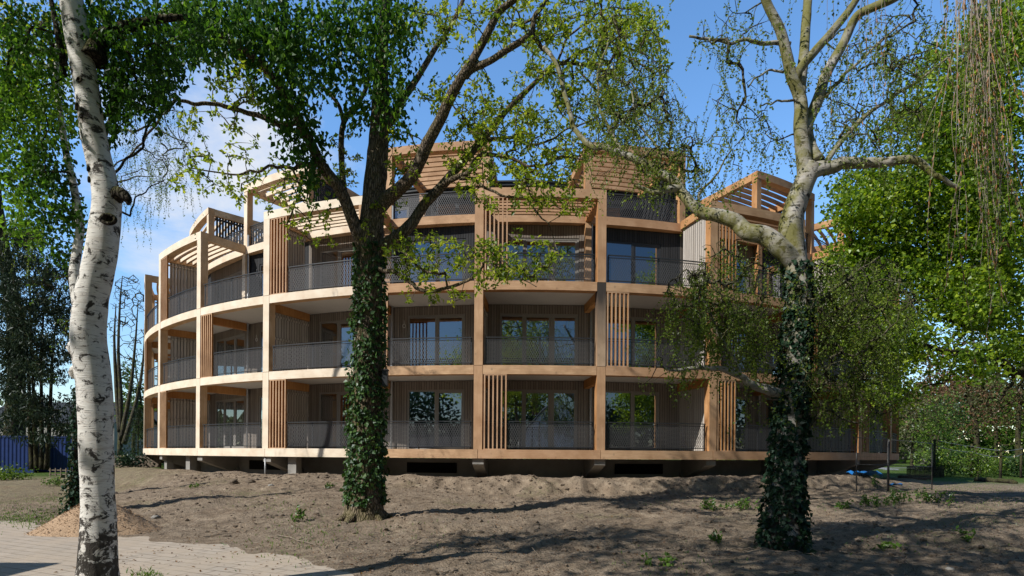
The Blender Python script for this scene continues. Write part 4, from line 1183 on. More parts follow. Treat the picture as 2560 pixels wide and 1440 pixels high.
    for q in B:
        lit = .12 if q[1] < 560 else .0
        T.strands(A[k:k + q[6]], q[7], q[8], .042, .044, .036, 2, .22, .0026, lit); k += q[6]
    up = np.concatenate([blob(rs, 1950, -140, 330, 110, Y, .9, 50), blob(rs, 2300, -140, 200, 80, Y - 1.4, .7, 30)])
    T.attract(up, .004, .005, .04, .14, .03); T.strands(up, .3, 1.0, .05, .046, .038, 2, .2)
    # curtain of long bare strands with catkins, hung from the limb that comes toward the viewer
    CK = []; HS = MB()
    for q in range(60):
        yy = Y - 3 + rs.normal(0, .35)
        x = 2440 + rs.normal(0, 30) if q < 60 else 2420 + rs.normal(0, 75)
        top = P(x, -130 + rs.normal(0, 25), yy); ln = rs.uniform(1.0, 4.3) if q < 60 else rs.uniform(.8, 3.6)
        n = 16; f = np.linspace(0, 1, n)[:, None]
        dr = np.array((rs.normal(.05, .05), rs.normal(0, .05), -1))
        pts = top + dr * ln * f; pts[:, 0] += .075 * np.sin(f[:, 0] * rs.uniform(4, 11) + rs.uniform(0, 6)) * f[:, 0] + (.2 * f[:, 0] ** 2) * rs.normal(.5, .9)
        if rs.random() < .6:
            k0 = rs.integers(4, 11); fl = np.linspace(0, 1, 8)[:, None]; side = rs.normal(0, .16)
            br = pts[k0] + np.array((side, rs.normal(0, .1), 0)) * np.sqrt(fl) + np.array((0, 0, -1.)) * fl * rs.uniform(.3, 1.1) * min(1, ln / 2)
            HS.tube(br, np.linspace(.0032, .0014, 8), 3, False); T.scatter(br[2:] + rs.normal(0, .02, (6, 3)), .045, .036, .8, .1)
        HS.tube(pts, np.linspace(.0052, .002, n), 4, False)
        for c in range(int(ln * 3.6)):
            t = rs.uniform(.25, 1); CK.append(np.array([np.interp(t, f[:, 0], pts[:, z]) for z in range(3)]))
        st = np.array([[np.interp(t, f[:, 0], pts[:, z]) for z in range(3)] for t in rs.uniform(.2, 1, int(ln * 13))])
        T.scatter(st + rs.normal(0, .03, st.shape), .045, .036, .8, .1)
    for q in range(26):
        x = rs.uniform(2040, 2560); yy = Y - 2.6 + rs.normal(0, .5)
        top = P(x, -150, yy); ln = rs.uniform(.9, 3.2); n = 14; f = np.linspace(0, 1, n)[:, None]
        pts = top + np.array((rs.normal(0, .05), rs.normal(0, .04), -1)) * ln * f; pts[:, 0] += .03 * np.sin(f[:, 0] * 7 + q) * f[:, 0]
        HS.tube(pts, np.linspace(.0038, .0016, n), 3, False)
        for c in range(int(ln * 1.2)): CK.append(pts[rs.integers(6, n)])
        st = pts[rs.integers(4, n, int(ln * 9))]; T.scatter(st + rs.normal(0, .03, st.shape), .042, .034, .8, 0)
    root = T.build('birch_tree', 'pale mossy birch with an ivy clad trunk and drooping leafy twigs right of centre', 'tree', b, BK_BIRCH2, LF_BIRCH, twigm=BK_GREY)
    link('hanging_sprays', shift(HS, b).mesh('hanging_sprays', True), TWIGL, root)
    one = MB(); one.tube([(0, 0, 0), (.002, 0, -.035), (0, .002, -.072)], [.004, .0065, .003], 6, True, 0, .5)
    one = one.mesh('catkin', True, True)
    CK.sort(key=lambda c: c[1])
    for c in CK[:100]:
        o = link('catkin', one, LF_CATKIN, root, tuple(c - b)); o.rotation_euler = (rs.normal(0, .2), rs.normal(0, .2), 0)
    ck = MB()
    for c in CK[100:]:
        d = np.array((rs.normal(0, .15), rs.normal(0, .15), -1.)); l_ = rs.uniform(.05, .085)
        ck.tube([c, c + d * l_ * .5, c + d * l_], [.004, .0062, .003], 5, True, 0, rs.random())
    o = link('catkins', shift(ck, b).mesh('catkins', True, True), LF_CATKIN, root); o['kind'] = 'stuff'
    ivy_on_trunk('climbing_ivy', 'dense dark ivy on the trunk of the right hand birch spreading at its foot', b, L, Rr, 5200, LF_IVYD, b[2] + .02, float(P(0, 640, Y)[2]), 81, .085, .16, .085)


# ---- fresh green maple filling the right edge
def build_maple():
    T = Tree(51); rs = T.rs; Y = 17.
    b = P(2745, 1180, Y); b[2] = float(gz(b[0], b[1])) - .1
    T.limb([b, P(2740, 1050, Y), P(2735, 920, Y), P(2720, 780, Y), P(2710, 600, Y), P(2690, 400, Y), P(2660, 200, Y), P(2640, 0, Y)], .38, .12, 18, 8, .15, .3)
    for pts, r0, r1 in (((( 2730, 920, Y), (2650, 940, Y - .3), (2555, 930, Y - .6), (2500, 905, Y - .8), (2440, 885, Y - 1), (2360, 880, Y - 1.2), (2270, 850, Y - 1.4), (2180, 830, Y - 1.5)), .16, .03),
                        (((2720, 800, Y), (2640, 760, Y + .3), (2540, 740, Y + .6), (2430, 700, Y + .8), (2300, 680, Y + 1), (2180, 690, Y + 1.2)), .13, .03),
                        (((2712, 640, Y), (2620, 560, Y), (2500, 500, Y), (2380, 450, Y), (2260, 430, Y + .2)), .13, .03),
                        (((2690, 420, Y), (2600, 330, Y - .4), (2500, 270, Y - .7), (2420, 190, Y - 1)), .10, .03),
                        (((2660, 220, Y), (2580, 120, Y + .4), (2500, 60, Y + .6)), .08, .03),
                        (((2725, 860, Y), (2620, 860, Y + .6), (2500, 830, Y + 1), (2380, 800, Y + 1.2), (2280, 770, Y + 1.4)), .12, .025),
                        (((2450, 888, Y - 1), (2400, 930, Y - 1.1), (2330, 960, Y - 1.2), (2250, 985, Y - 1.3)), .05, .012),
                        (((2540, 930, Y - .6), (2500, 985, Y - .5), (2470, 1010, Y - .4)), .05, .012)):
        T.limb(pl(*pts), r0, r1, 9, 7, .2, crook=.25)
    B = [(2300, 450, 200, 100, Y, .8, 150), (2450, 330, 120, 130, Y - .6, .7, 130), (2380, 600, 190, 110, Y + .3, .9, 190), (2490, 200, 80, 110, Y - .4, .7, 60), (2190, 500, 110, 70, Y + .2, .6, 80), (2500, 520, 100, 170, Y, .9, 150),
         (2330, 740, 190, 80, Y + .6, 1, 160), (2480, 800, 110, 120, Y, 1, 120), (2230, 850, 120, 70, Y - .9, .8, 100), (2160, 660, 90, 80, Y + .9, .7, 80), (2400, 915, 130, 35, Y - 1, .6, 26), (2220, 960, 60, 60, Y - 1.2, .5, 26), (2140, 560, 60, 70, Y + .4, .5, 36),
         (2520, 890, 70, 60, Y - .4, .6, 20), (2380, 230, 110, 120, Y - .5, .7, 80), (2490, 110, 90, 90, Y - .3, .7, 80), (2300, 330, 110, 80, Y, .7, 60), (2540, 30, 60, 60, Y, .5, 40), (2400, 470, 150, 120, Y + 1.2, .7, 110), (2520, 90, 60, 60, Y, .5, 22), (2200, 600, 110, 90, Y + .8, .7, 70), (2120, 720, 70, 90, Y + 1, .6, 50), (2300, 640, 150, 100, Y + 1.5, .6, 90), (2450, 700, 120, 100, Y + 1.4, .6, 70)]
    A = np.concatenate([blob(rs, *q, .6) for q in B])
    paths = T.attract(A, .006, .006, .05, .14, .05)
    A2 = np.concatenate([A] + [np.array([p[len(p) // 2] for p in paths])])
    C = clumpy(rs, A2, 62000, np.array((.24, .24, .14)))
    T.scatter(C, .12, .11, .35, 0.05, .27)
    T.build('maple_tree', 'spreading fresh green maple filling the right edge beside the building', 'tree', b, BK_DARK, LF_MAPLE)


# ---- trees further off
def leafy(name, label, cat, X, Y, h, rx, rz, mat, bark, n, size, seed, trunk=.35, group=None, low=.25, leafs=True, clump=None, lean=0.):
    T = Tree(seed); rs = T.rs
    b = np.array((X, Y, float(gz(X, Y, False)) - .1))
    top = b + np.array((lean + rs.normal(0, .1) * rx, 0, h))
    r0 = max(.05, h * .02)
    L = T.limb([b, b + np.array((lean * .2, 0, h * .3)), b + np.array((lean * .5 + rs.normal(0, .04) * h, rs.normal(0, .03) * h, h * .6)), top - (0, 0, h * .12)], r0, r0 * .25, 10, 8, .12, .3)
    k = clump or 60
    u = unit(rs.normal(0, 1, (k, 3))) * (rs.random((k, 1)) ** .42)
    c = b + np.array((lean * .6, 0, h * (low + (1 - low) * .5)))
    A = c + u * np.array((rx, rx, h * (1 - low) * .5))
    A += rs.normal(0, .05, A.shape) * rx
    T.attract(A, .012, .02 * h / 10, .05, .14, r0 * .6)
    if leafs:
        w = rs.random(k) ** 1.5 + .15; w /= w.sum()
        ix = rs.choice(k, n, p=w)
        C = A[ix] + rs.normal(0, 1, (n, 3)) * np.array((rx, rx, h * .4)) * .13
        T.scatter(C, size, size * .7, .3, 0, .27)
    return T.build(name, label, cat, b, bark, mat, group=group)


def build_far():
    # conifers at left: several thin stems, drooping dark sprays
    T = Tree(61); rs = T.rs; Y = 36.
    b = P(95, 1172, Y); b[2] = float(gz(b[0], b[1], False)) - .1
    for x0, x1, x2, yt in ((92, 80, 70, 560), (104, 104, 118, 600), (80, 68, 30, 640), (116, 132, 150, 680)):
        T.limb(pl((x0, 1174, Y), ((x0 + x1) / 2, 1050, Y), (x1, 880, Y), (x2, yt + 40, Y)), .16, .03, 9, 8, .15)
    A = np.concatenate([blob(rs, 60, 700, 75, 120, Y, 1.3, 120), blob(rs, 110, 860, 85, 110, Y, 1.3, 120), blob(rs, 50, 920, 70, 90, Y, 1.3, 80), blob(rs, 70, 600, 40, 50, Y, .8, 30), blob(rs, 150, 720, 40, 90, Y, 1, 50), blob(rs, 100, 1000, 90, 60, Y, 1.2, 45), blob(rs, 10, 780, 50, 140, Y, 1., 60), blob(rs, 90, 1060, 100, 50, Y, 1.2, 50), blob(rs, 30, 860, 60, 120, Y, 1.2, 50)])
    paths = T.attract(A, .01, .011, .12, .10, .09)
    P_ = np.concatenate([p[1:] for p in paths])
    C = clumpy(rs, P_, 20000, np.array((.26, .26, .14)))
    m = len(C); D = unit(rs.normal(0, .8, (m, 3)) + np.array((0, 0, -.9)))
    T.leaf.leaves(C, D, unit(rs.normal(0, 1, (m, 3))), rs.uniform(.18, .42, m), rs.uniform(.05, .10, m), np.clip(rs.normal(.45, .25, m), 0, 1))
    T.build('conifer_tree', 'tall dark ragged conifer with several stems before the blue container', 'tree', b, BK_DARK, LF_CON)
    # bare tree beside the building's left flank
    T = Tree(62); rs = T.rs; Y = 44.
    b = P(302, 1140, Y); b[2] = float(gz(b[0], b[1], False)) - .1
    for q in (((300, 1140), (302, 1000), (296, 880), (300, 760), (306, 690)), ((302, 1100), (325, 980), (338, 860), (345, 760)), ((300, 1080), (290, 950), (286, 850), (290, 760)), ((310, 1110), (342, 1000), (358, 900), (362, 800))):
        T.limb([P(x, y, Y) for x, y in q], .20, .03, 8, 8, .15)
    A = np.concatenate([blob(rs, 318, 820, 50, 130, Y, 1.3, 260), blob(rs, 320, 740, 40, 60, Y, 1., 110), blob(rs, 340, 900, 30, 90, Y, 1, 90)])
    T.attract(A, .012, .008, .02, .045, .06)
    T.build('bare_tree', 'leafless twiggy tree standing left of the building', 'tree', b, BK_GREY, LF_BG)
    leafy('small_tree', 'young tree in pale green leaf under the bare tree', 'tree', *P(335, 1120, 52)[:2], 9.5, 1.5, 0, LF_BG, BK_DARK, 1500, .26, 63, low=.2)
    leafy('tall_tree', 'sunlit yellow green tree reaching up behind the left birch', 'tree', *P(35, 1150, 46)[:2], 38, 5.0, 0, LF_LIME, BK_DARK, 3000, .30, 64, low=.74, clump=90)
    # small spruce and shrubs at the left corner of the building
    T = Tree(65); rs = T.rs; b = P(345, 1150, 34.); b[2] = float(gz(b[0], b[1], False)) - .05
    T.limb([b, b + (0, 0, 3.4)], .07, .01, 8, 6)
    C = []
    for k in range(16):
        z = .3 + k * .2; r = 1.25 * (1 - z / 3.7)
        for a in np.arange(0, 2 * pi, .55):
            a2 = a + rs.uniform(-.2, .2); f = np.linspace(.1, 1, 9)[:, None]
            C.append(b + np.array((cos(a2), sin(a2), -.25)) * r * f + np.array((0, 0, z)))
    C = np.concatenate(C); T.scatter(C + rs.normal(0, .05, C.shape), .15, .045, .5, 0)
    T.build('spruce_tree', 'small dark spruce beside the left end of the building', 'tree', b, BK_DARK, LF_CON)
    T = Tree(66); rs = T.rs; b = P(318, 1178, 30.); b[2] = float(gz(b[0], b[1], False))
    T.scatter(b + rs.normal(0, 1, (900, 3)) * (.5, .4, .22) + (0, 0, .4), .13, .10, .2, -.15)
    T.limb([b - (0, 0, .1), b + (.1, 0, .5)], .03, .01, 6, 4)
    T.build('shrub', 'low dark shrub at the foot of the bare tree', 'shrub', b, BK_DARK, LF_IVYD)
    T = Tree(67); rs = T.rs; b = P(14, 1165, 30.); b[2] = float(gz(b[0], b[1], False))
    T.scatter(b + rs.normal(0, 1, (600, 3)) * (.55, .4, .25) + (0, 0, .3), .13, .10, .2, .1)
    T.limb([b - (0, 0, .1), b + (.1, 0, .5)], .03, .01, 6, 4)
    T.build('shrub', 'low green shrub at the left edge in front of the container', 'shrub', b, BK_DARK, LF_BG)
    # right hand background
    R = [('tall_tree', 'rust brown leaved tree beyond the wire fence, the broadest one', 2440, 62, 15, 5.5, LF_RUST, 3600, .30, .22),
         ('tall_tree', 'olive budded tree at the far right edge beyond the road', 2545, 58, 15, 4.5, LF_OLIVE, 3200, .26, .25),
         ('tall_tree', 'rusty pink tree just right of the building behind the maple', 2330, 70, 15, 4.8, LF_RUST, 2600, .32, .28),
         ('tall_tree', 'bright green bushy tree beside the right end of the building', 2340, 48, 6.5, 1.8, LF_BG, 1500, .2, .2),
         ('tall_tree', 'pale green tree between the rusty trees across the road', 2490, 75, 13, 4.2, LF_BG, 2600, .3, .1),
         ('tall_tree', 'yellow brown tree low behind the building corner', 2280, 60, 9, 3.2, LF_OLIVE, 2000, .28, .12),
         ('tall_tree', 'dark leaved tree standing behind the picket fence', 2375, 55, 7.5, 1.7, LF_IVY, 1500, .22, .15)]
    for q, (nm, lb, x, Y, h, rx, mt, n, sz, low) in enumerate(R):
        X = P(x, 1140, Y)[0]
        leafy(nm, lb, 'tree', X, Y, h, rx, 0, mt, BK_DARK, n, sz, 70 + q, low=low, clump=110)
    S = [('round dark green shrub by the road, the one nearest the building', 2335, 44, 1.9, 1.3, LF_BG), ('dark clipped bush in shade beside the fence post', 2385, 46, 2.0, .9, LF_IVY), ('bright green bush between two fence posts', 2445, 44, 2.1, 1.4, LF_BG),
         ('wide green bush toward the right edge behind the wire fence', 2500, 46, 1.6, 1.4, LF_BG), ('tangled dark bush at the right edge of the view', 2555, 44, 2.0, 1.2, LF_IVY), ('low pale bush under the rusty tree', 2420, 50, 1.5, 1.5, LF_OLIVE)]
    for q, (lb, x, Y, h, r, mt) in enumerate(S):
        T = Tree(90 + q); rs = T.rs; X = P(x, 1140, Y)[0]; b = np.array((X, Y, float(gz(X, Y, False))))
        k = 26; u = unit(rs.normal(0, 1, (k, 3))) * rs.random((k, 1)) ** .4
        A = b + u * np.array((r, r, h * .45)) + (0, 0, h * .5)
        T.limb([b - (0, 0, .1), b + (0, 0, h * .5)], .05, .02, 6, 4); T.attract(A, .01, .01)
        T.scatter(clumpy(rs, A, 1300, np.array((.28, .28, .22)) * r * .8), .17, .13, .2, 0)
        T.build('shrub', lb, 'shrub', b, BK_DARK, mt)
    # a far belt of woodland closing the view
    T = Tree(99); rs = T.rs
    mb = MB(); n = 30000
    ang = rs.uniform(-1.25, 1.25, n); rr = rs.uniform(105, 130, n)
    hh = (8 + 7 * vnoise(ang * 9, ang * 0, 55)) * np.where(ang < 0, .72, 1.)
    C = np.stack([rr * np.sin(ang), rr * np.cos(ang), .3 + hh * rs.random(n) ** .8], 1)
    mb.leaves(C, unit(rs.normal(0, 1, (n, 3))), unit(rs.normal(0, 1, (n, 3))), rs.uniform(.9, 2., n), rs.uniform(.7, 1.5, n), np.clip(.2 + .7 * vnoise(ang * 14, C[:, 2] * .3, 56) + rs.normal(0, .12, n), 0, 1))
    o = link('distant_woodland', mb.mesh('distant_woodland', False, True), LF_BG)
    tag(o, 'distant belt of green woodland closing the view', 'woodland', kind='stuff')
    mb = MB(); n = 42000
    ang = rs.uniform(1.3, 2 * pi - 1.3, n); rr = rs.uniform(38, 48, n)
    hh = 5.5 + 8 * vnoise(ang * 11, ang * 0, 57)
    C = np.stack([rr * np.sin(ang), rr * np.cos(ang), .2 + hh * rs.random(n) ** .8], 1)
    mb.leaves(C, unit(rs.normal(0, 1, (n, 3))), unit(rs.normal(0, 1, (n, 3))), rs.uniform(.4, .75, n), rs.uniform(.35, .6, n), np.clip(.15 + .7 * vnoise(ang * 14, C[:, 2] * .3, 58) + rs.normal(0, .12, n), 0, 1))
    o = link('garden_woodland', mb.mesh('garden_woodland', False, True), LF_IVYD)
    tag(o, 'dark wooded gardens behind the viewer, mirrored in the panes', 'woodland', kind='stuff')
    # behind the viewer: trees that shade the yard and show in the window panes
    first = leafy('garden_tree', 'tall leafy garden tree mirrored in the windows, standing behind the viewer', 'tree', -6.0, -2.6, 8.4, 4.1, 0, LF_OAK, BK_OAK, 6500, .16, 120, low=.60, clump=110, group='trees mirrored in the panes')
    for x, y, s_, r, zs in [(*q, 1.) if len(q) == 4 else q for q in ((-15, -17, 1.6, 1.1), (-9.0, -24, 1.7, 2.0), (.5, -30, 1.5, 3.0), (15, -20, 1.7, 4.4), (24, -22, 1.6, .4), (-3.2, -.2, 1.0, 5.1), (1.6, -1.4, 1.05, 2.6), (-4.4, 2.0, 1.0, 1.0, 1.5), (-.2, -1.8, 1.0, 4.0, 1.5), (-11, -6, 1.4, 3.6))]:
        c = first.copy(); COL.objects.link(c); c.location = (x, y, -.1); c.rotation_euler = (0, 0, r); c.scale = (s_, s_, s_ * zs)
        for ch in first.children:
            d = ch.copy(); COL.objects.link(d); d.parent = c


build_oak()
build_birch_left()
build_birch_right()
build_maple()
build_far()

# ------------------------------------------------------------------ smaller things on the site
def rock(mb, c, r, rs, flat=.6, sub=1):
    """irregular lump"""
    V = np.array([(0, 0, 1), (.89, 0, .45), (.28, .85, .45), (-.72, .53, .45), (-.72, -.53, .45), (.28, -.85, .45), (.72, .53, -.45), (-.28, .85, -.45), (-.89, 0, -.45), (-.28, -.85, -.45), (.72, -.53, -.45), (0, 0, -1)])
    T = [(0, 1, 2), (0, 2, 3), (0, 3, 4), (0, 4, 5), (0, 5, 1), (1, 6, 2), (2, 7, 3), (3, 8, 4), (4, 9, 5), (5, 10, 1), (6, 7, 2), (7, 8, 3), (8, 9, 4), (9, 10, 5), (10, 6, 1), (11, 7, 6), (11, 8, 7), (11, 9, 8), (11, 10, 9), (11, 6, 10)]
    for _ in range(sub):
        V = list(V); cache = {}; T2 = []
        def mid(a, b):
            k = (min(a, b), max(a, b))
            if k not in cache: cache[k] = len(V); V.append(unit(np.asarray(V[a]) + np.asarray(V[b])))
            return cache[k]
        for a, b, d in T:
            x, y, z = mid(a, b), mid(b, d), mid(d, a)
            T2 += [(a, x, z), (b, y, x), (d, z, y), (x, y, z)]
        T = T2
    V = np.array(V) * rs.uniform(.72, 1.18, (len(V), 1)) * np.array((rs.uniform(.8, 1.4), rs.uniform(.8, 1.3), flat)) * r
    a = rs.uniform(0, 6.28); M = np.array(((cos(a), -sin(a), 0), (sin(a), cos(a), 0), (0, 0, 1)))
    mb.add(V @ M.T + c, None, T)


def ground_px(x, y):
    """where the sight line through a photo pixel meets the ground"""
    o = np.array((0, 0, EYE)); d = P(x, y, 1.) - o
    for t in np.arange(3, 60, .03):
        p = o + d * t
        if p[2] <= float(gz(p[0], p[1])): return p
    return o + d * 60


def build_litter():
    rs = np.random.default_rng(200)
    mb = MB()
    n = 11000
    X = rs.uniform(-13, 14, n); Y = 6 + 17 * rs.random(n) ** 1.3
    d = np.hypot(X - CX, Y - CY) - RO
    for x, y, dd in zip(X, Y, d):
        if y < path_edge(x) + .1 or dd < .2: continue
        k = vnoise(np.array([x * .9]), np.array([y * .9]), 21)[0]
        bank = np.exp(-((dd - 1.3) / .8) ** 2)
        if rs.random() > .25 + .5 * k + bank * .5: continue
        r = .010 + .055 * rs.random() ** 3.5 + .03 * bank * rs.random()
        rock(mb, np.array((x, y, float(gz(x, y)) + r * .1)), r, rs, .7, 0)
    tag(link('soil_lumps', mb.mesh('soil_lumps'), CLOD), 'crumbs and lumps of loose dry soil over the yard', kind='stuff')
    mb = MB()
    for k in range(3200):
        x, y = rs.uniform(-9, 11), 6.2 + 13 * rs.random() ** 1.4
        if y < path_edge(x) - .3 * rs.random(): continue
        if vnoise(np.array([x * .5]), np.array([y * .5]), 23)[0] < .38: continue
        L = rs.uniform(.06, .38) * (1 if rs.random() < .9 else 2); a = rs.uniform(0, pi)
        f = np.linspace(-.5, .5, 5)
        px, py = x + cos(a) * L * f + rs.normal(0, .012, 5), y + sin(a) * L * f + rs.normal(0, .012, 5)
        pz = gz(px, py) + .008 + np.abs(rs.normal(0, .012)) * np.array((0, 1, 1.4, 1, .2)) + (rs.random() < .1) * f * L * .5
        mb.tube(np.stack([px, py, pz], 1), np.linspace(.0052, .0022, 5) * rs.uniform(.6, 1.5), 4, False)
    tag(link('twig_litter', mb.mesh('twig_litter'), TWIGM), 'dry fallen twigs and rootlets scattered over the soil', kind='stuff')
    # thin grass and seedlings
    mb = MB()
    C = []
    for (x, y, sx, sy, n) in ((100, 1290, 80, 16, 900), (140, 1248, 50, 8, 260), (60, 1300, 60, 10, 500), (780, 1325, 60, 22, 260), (700, 1265, 80, 10, 120), (690, 1375, 90, 30, 140), (560, 1240, 80, 8, 60), (1010, 1330, 80, 16, 90), (360, 1438, 22, 5, 120),
                              (2300, 1225, 70, 7, 420), (2420, 1215, 90, 10, 700), (2520, 1240, 60, 18, 420), (2480, 1185, 120, 7, 1200), (2330, 1178, 60, 4, 500), (1690, 1260, 60, 6, 60), (1660, 1410, 70, 22, 90), (2230, 1360, 60, 18, 70), (2440, 1300, 90, 24, 120), (2120, 1268, 80, 8, 120)):
        for k in range(n):
            p = ground_px_fast(x + rs.normal(0, sx), y + rs.normal(0, sy))
            if p is not None: C.append(p)
    C = np.array(C); m = len(C)
    D = unit(rs.normal(0, .55, (m, 3)) + np.array((0, 0, 1.)))
    mb.leaves(C, D, unit(rs.normal(0, 1, (m, 3))), rs.uniform(.03, .09, m), rs.uniform(.008, .02, m), np.clip(rs.normal(.6, .25, m), 0, 1))
    tag(link('grass', mb.mesh('grass', False, True), LF_WEED), 'thin patches of young grass and seedlings on the soil', kind='stuff')
    # dead leaves
    mb = MB(); C = []
    for k in range(3600):
        x, y = rs.uniform(-6, 10), 6.2 + 12 * rs.random() ** 1.3
        C.append((x, y, float(gz(x, y)) + .015))
    C = np.array(C); m = len(C); D = unit(rs.normal(0, 1, (m, 3)) * np.array((1, 1, .25)))
    mb.leaves(C, D, unit(rs.normal(0, .3, (m, 3)) + np.array((0, 0, 1.))), rs.uniform(.02, .06, m), rs.uniform(.015, .04, m), rs.random(m))
    tag(link('dead_leaves', mb.mesh('dead_leaves', False, True), LF_RUST), 'scattered brown dead leaves on the soil', kind='stuff')


def ground_px_fast(x, y):
    o = np.array((0, 0, EYE)); d = P(x, y, 1.) - o
    if d[2] > -.005: return None
    t = np.linspace(5, 55, 220)
    p = o[None] + d[None] * t[:, None]
    g = p[:, 2] - gz(p[:, 0], p[:, 1])
    k = int(np.argmax(g <= 0))
    if k < 1: return None
    f = g[k - 1] / (g[k - 1] - g[k] + 1e-9); q = p[k - 1] + (p[k] - p[k - 1]) * f
    q[2] = float(gz(q[0], q[1])) - .005
    return q


def build_weeds():
    rs = np.random.default_rng(210)
    W = [('leafy green weed clump left of the ivy clad birch, the left one of two', 1770, 1275, .42, .26, 150), ('leafy green weed clump touching the ivy clad birch on its left', 1860, 1275, .45, .28, 170),
         ('small bright weed right of the ivy clad birch near the bank', 2110, 1272, .30, .22, 80), ('broad weed clump in the middle of the shaded right yard', 2185, 1268, .55, .32, 180),
         ('tallest weed clump in the shaded right yard', 2255, 1258, .6, .42, 230), ('dark weed clump at the right end of the row of weeds', 2335, 1258, .6, .36, 210), ('single upright seedling right of the weed row', 2375, 1270, .16, .42, 40),
         ('pale seedling growing on the bank below the steel mesh fence', 2190, 1222, .3, .6, 90), ('bright green tuft before the oak tree', 742, 1305, .16, .28, 60), ('bushy green tuft on the left lawn below the blue container', 138, 1215, .55, .38, 260),
         ('tiny green plant on top of the bank left of the oak', 822, 1220, .2, .14, 40), ('tiny green plant on the mound far left of the oak', 482, 1222, .18, .14, 36), ('small weed low in the shade right of the birch foot', 2225, 1372, .16, .14, 40),
         ('small weed at the left of the birch foot in the dark soil', 1795, 1360, .14, .14, 40), ('lone weed toward the lower right corner', 2420, 1345, .2, .12, 40), ('sprig of green at the bottom centre of the yard', 1660, 1412, .2, .14, 50)]
    for lb, x, y, r, h, n in W:
        p = ground_px(x, y)
        T = Tree(int(x)); q = T.rs
        st = p + q.normal(0, .4, (max(4, n // 14), 3)) * np.array((r, r * .7, 0))
        C = []
        for s in st:
            s[2] = float(gz(s[0], s[1])) - .01
            t = s + np.array((q.normal(0, .06), q.normal(0, .06), h * q.uniform(.5, 1.1)))
            T.wood.tube([s, (s + t) / 2 + q.normal(0, .015, 3), t], [.005, .004, .002], 4, False)
            f = q.uniform(.25, 1, n // len(st) + 2)[:, None]
            C.append(s + (t - s) * f + q.normal(0, .035, (len(f), 3)))
        T.scatter(np.concatenate(C), .085, .055, -.1, .05)
        T.wood.V = T.wood.V
        root = thing('weed_plant', lb, 'weed', p)
        link('stem', shift(T.wood, p).mesh('stem'), BK_GREY, root); link('foliage', shift(T.leaf, p).mesh('foliage', False, True), LF_WEED, root)


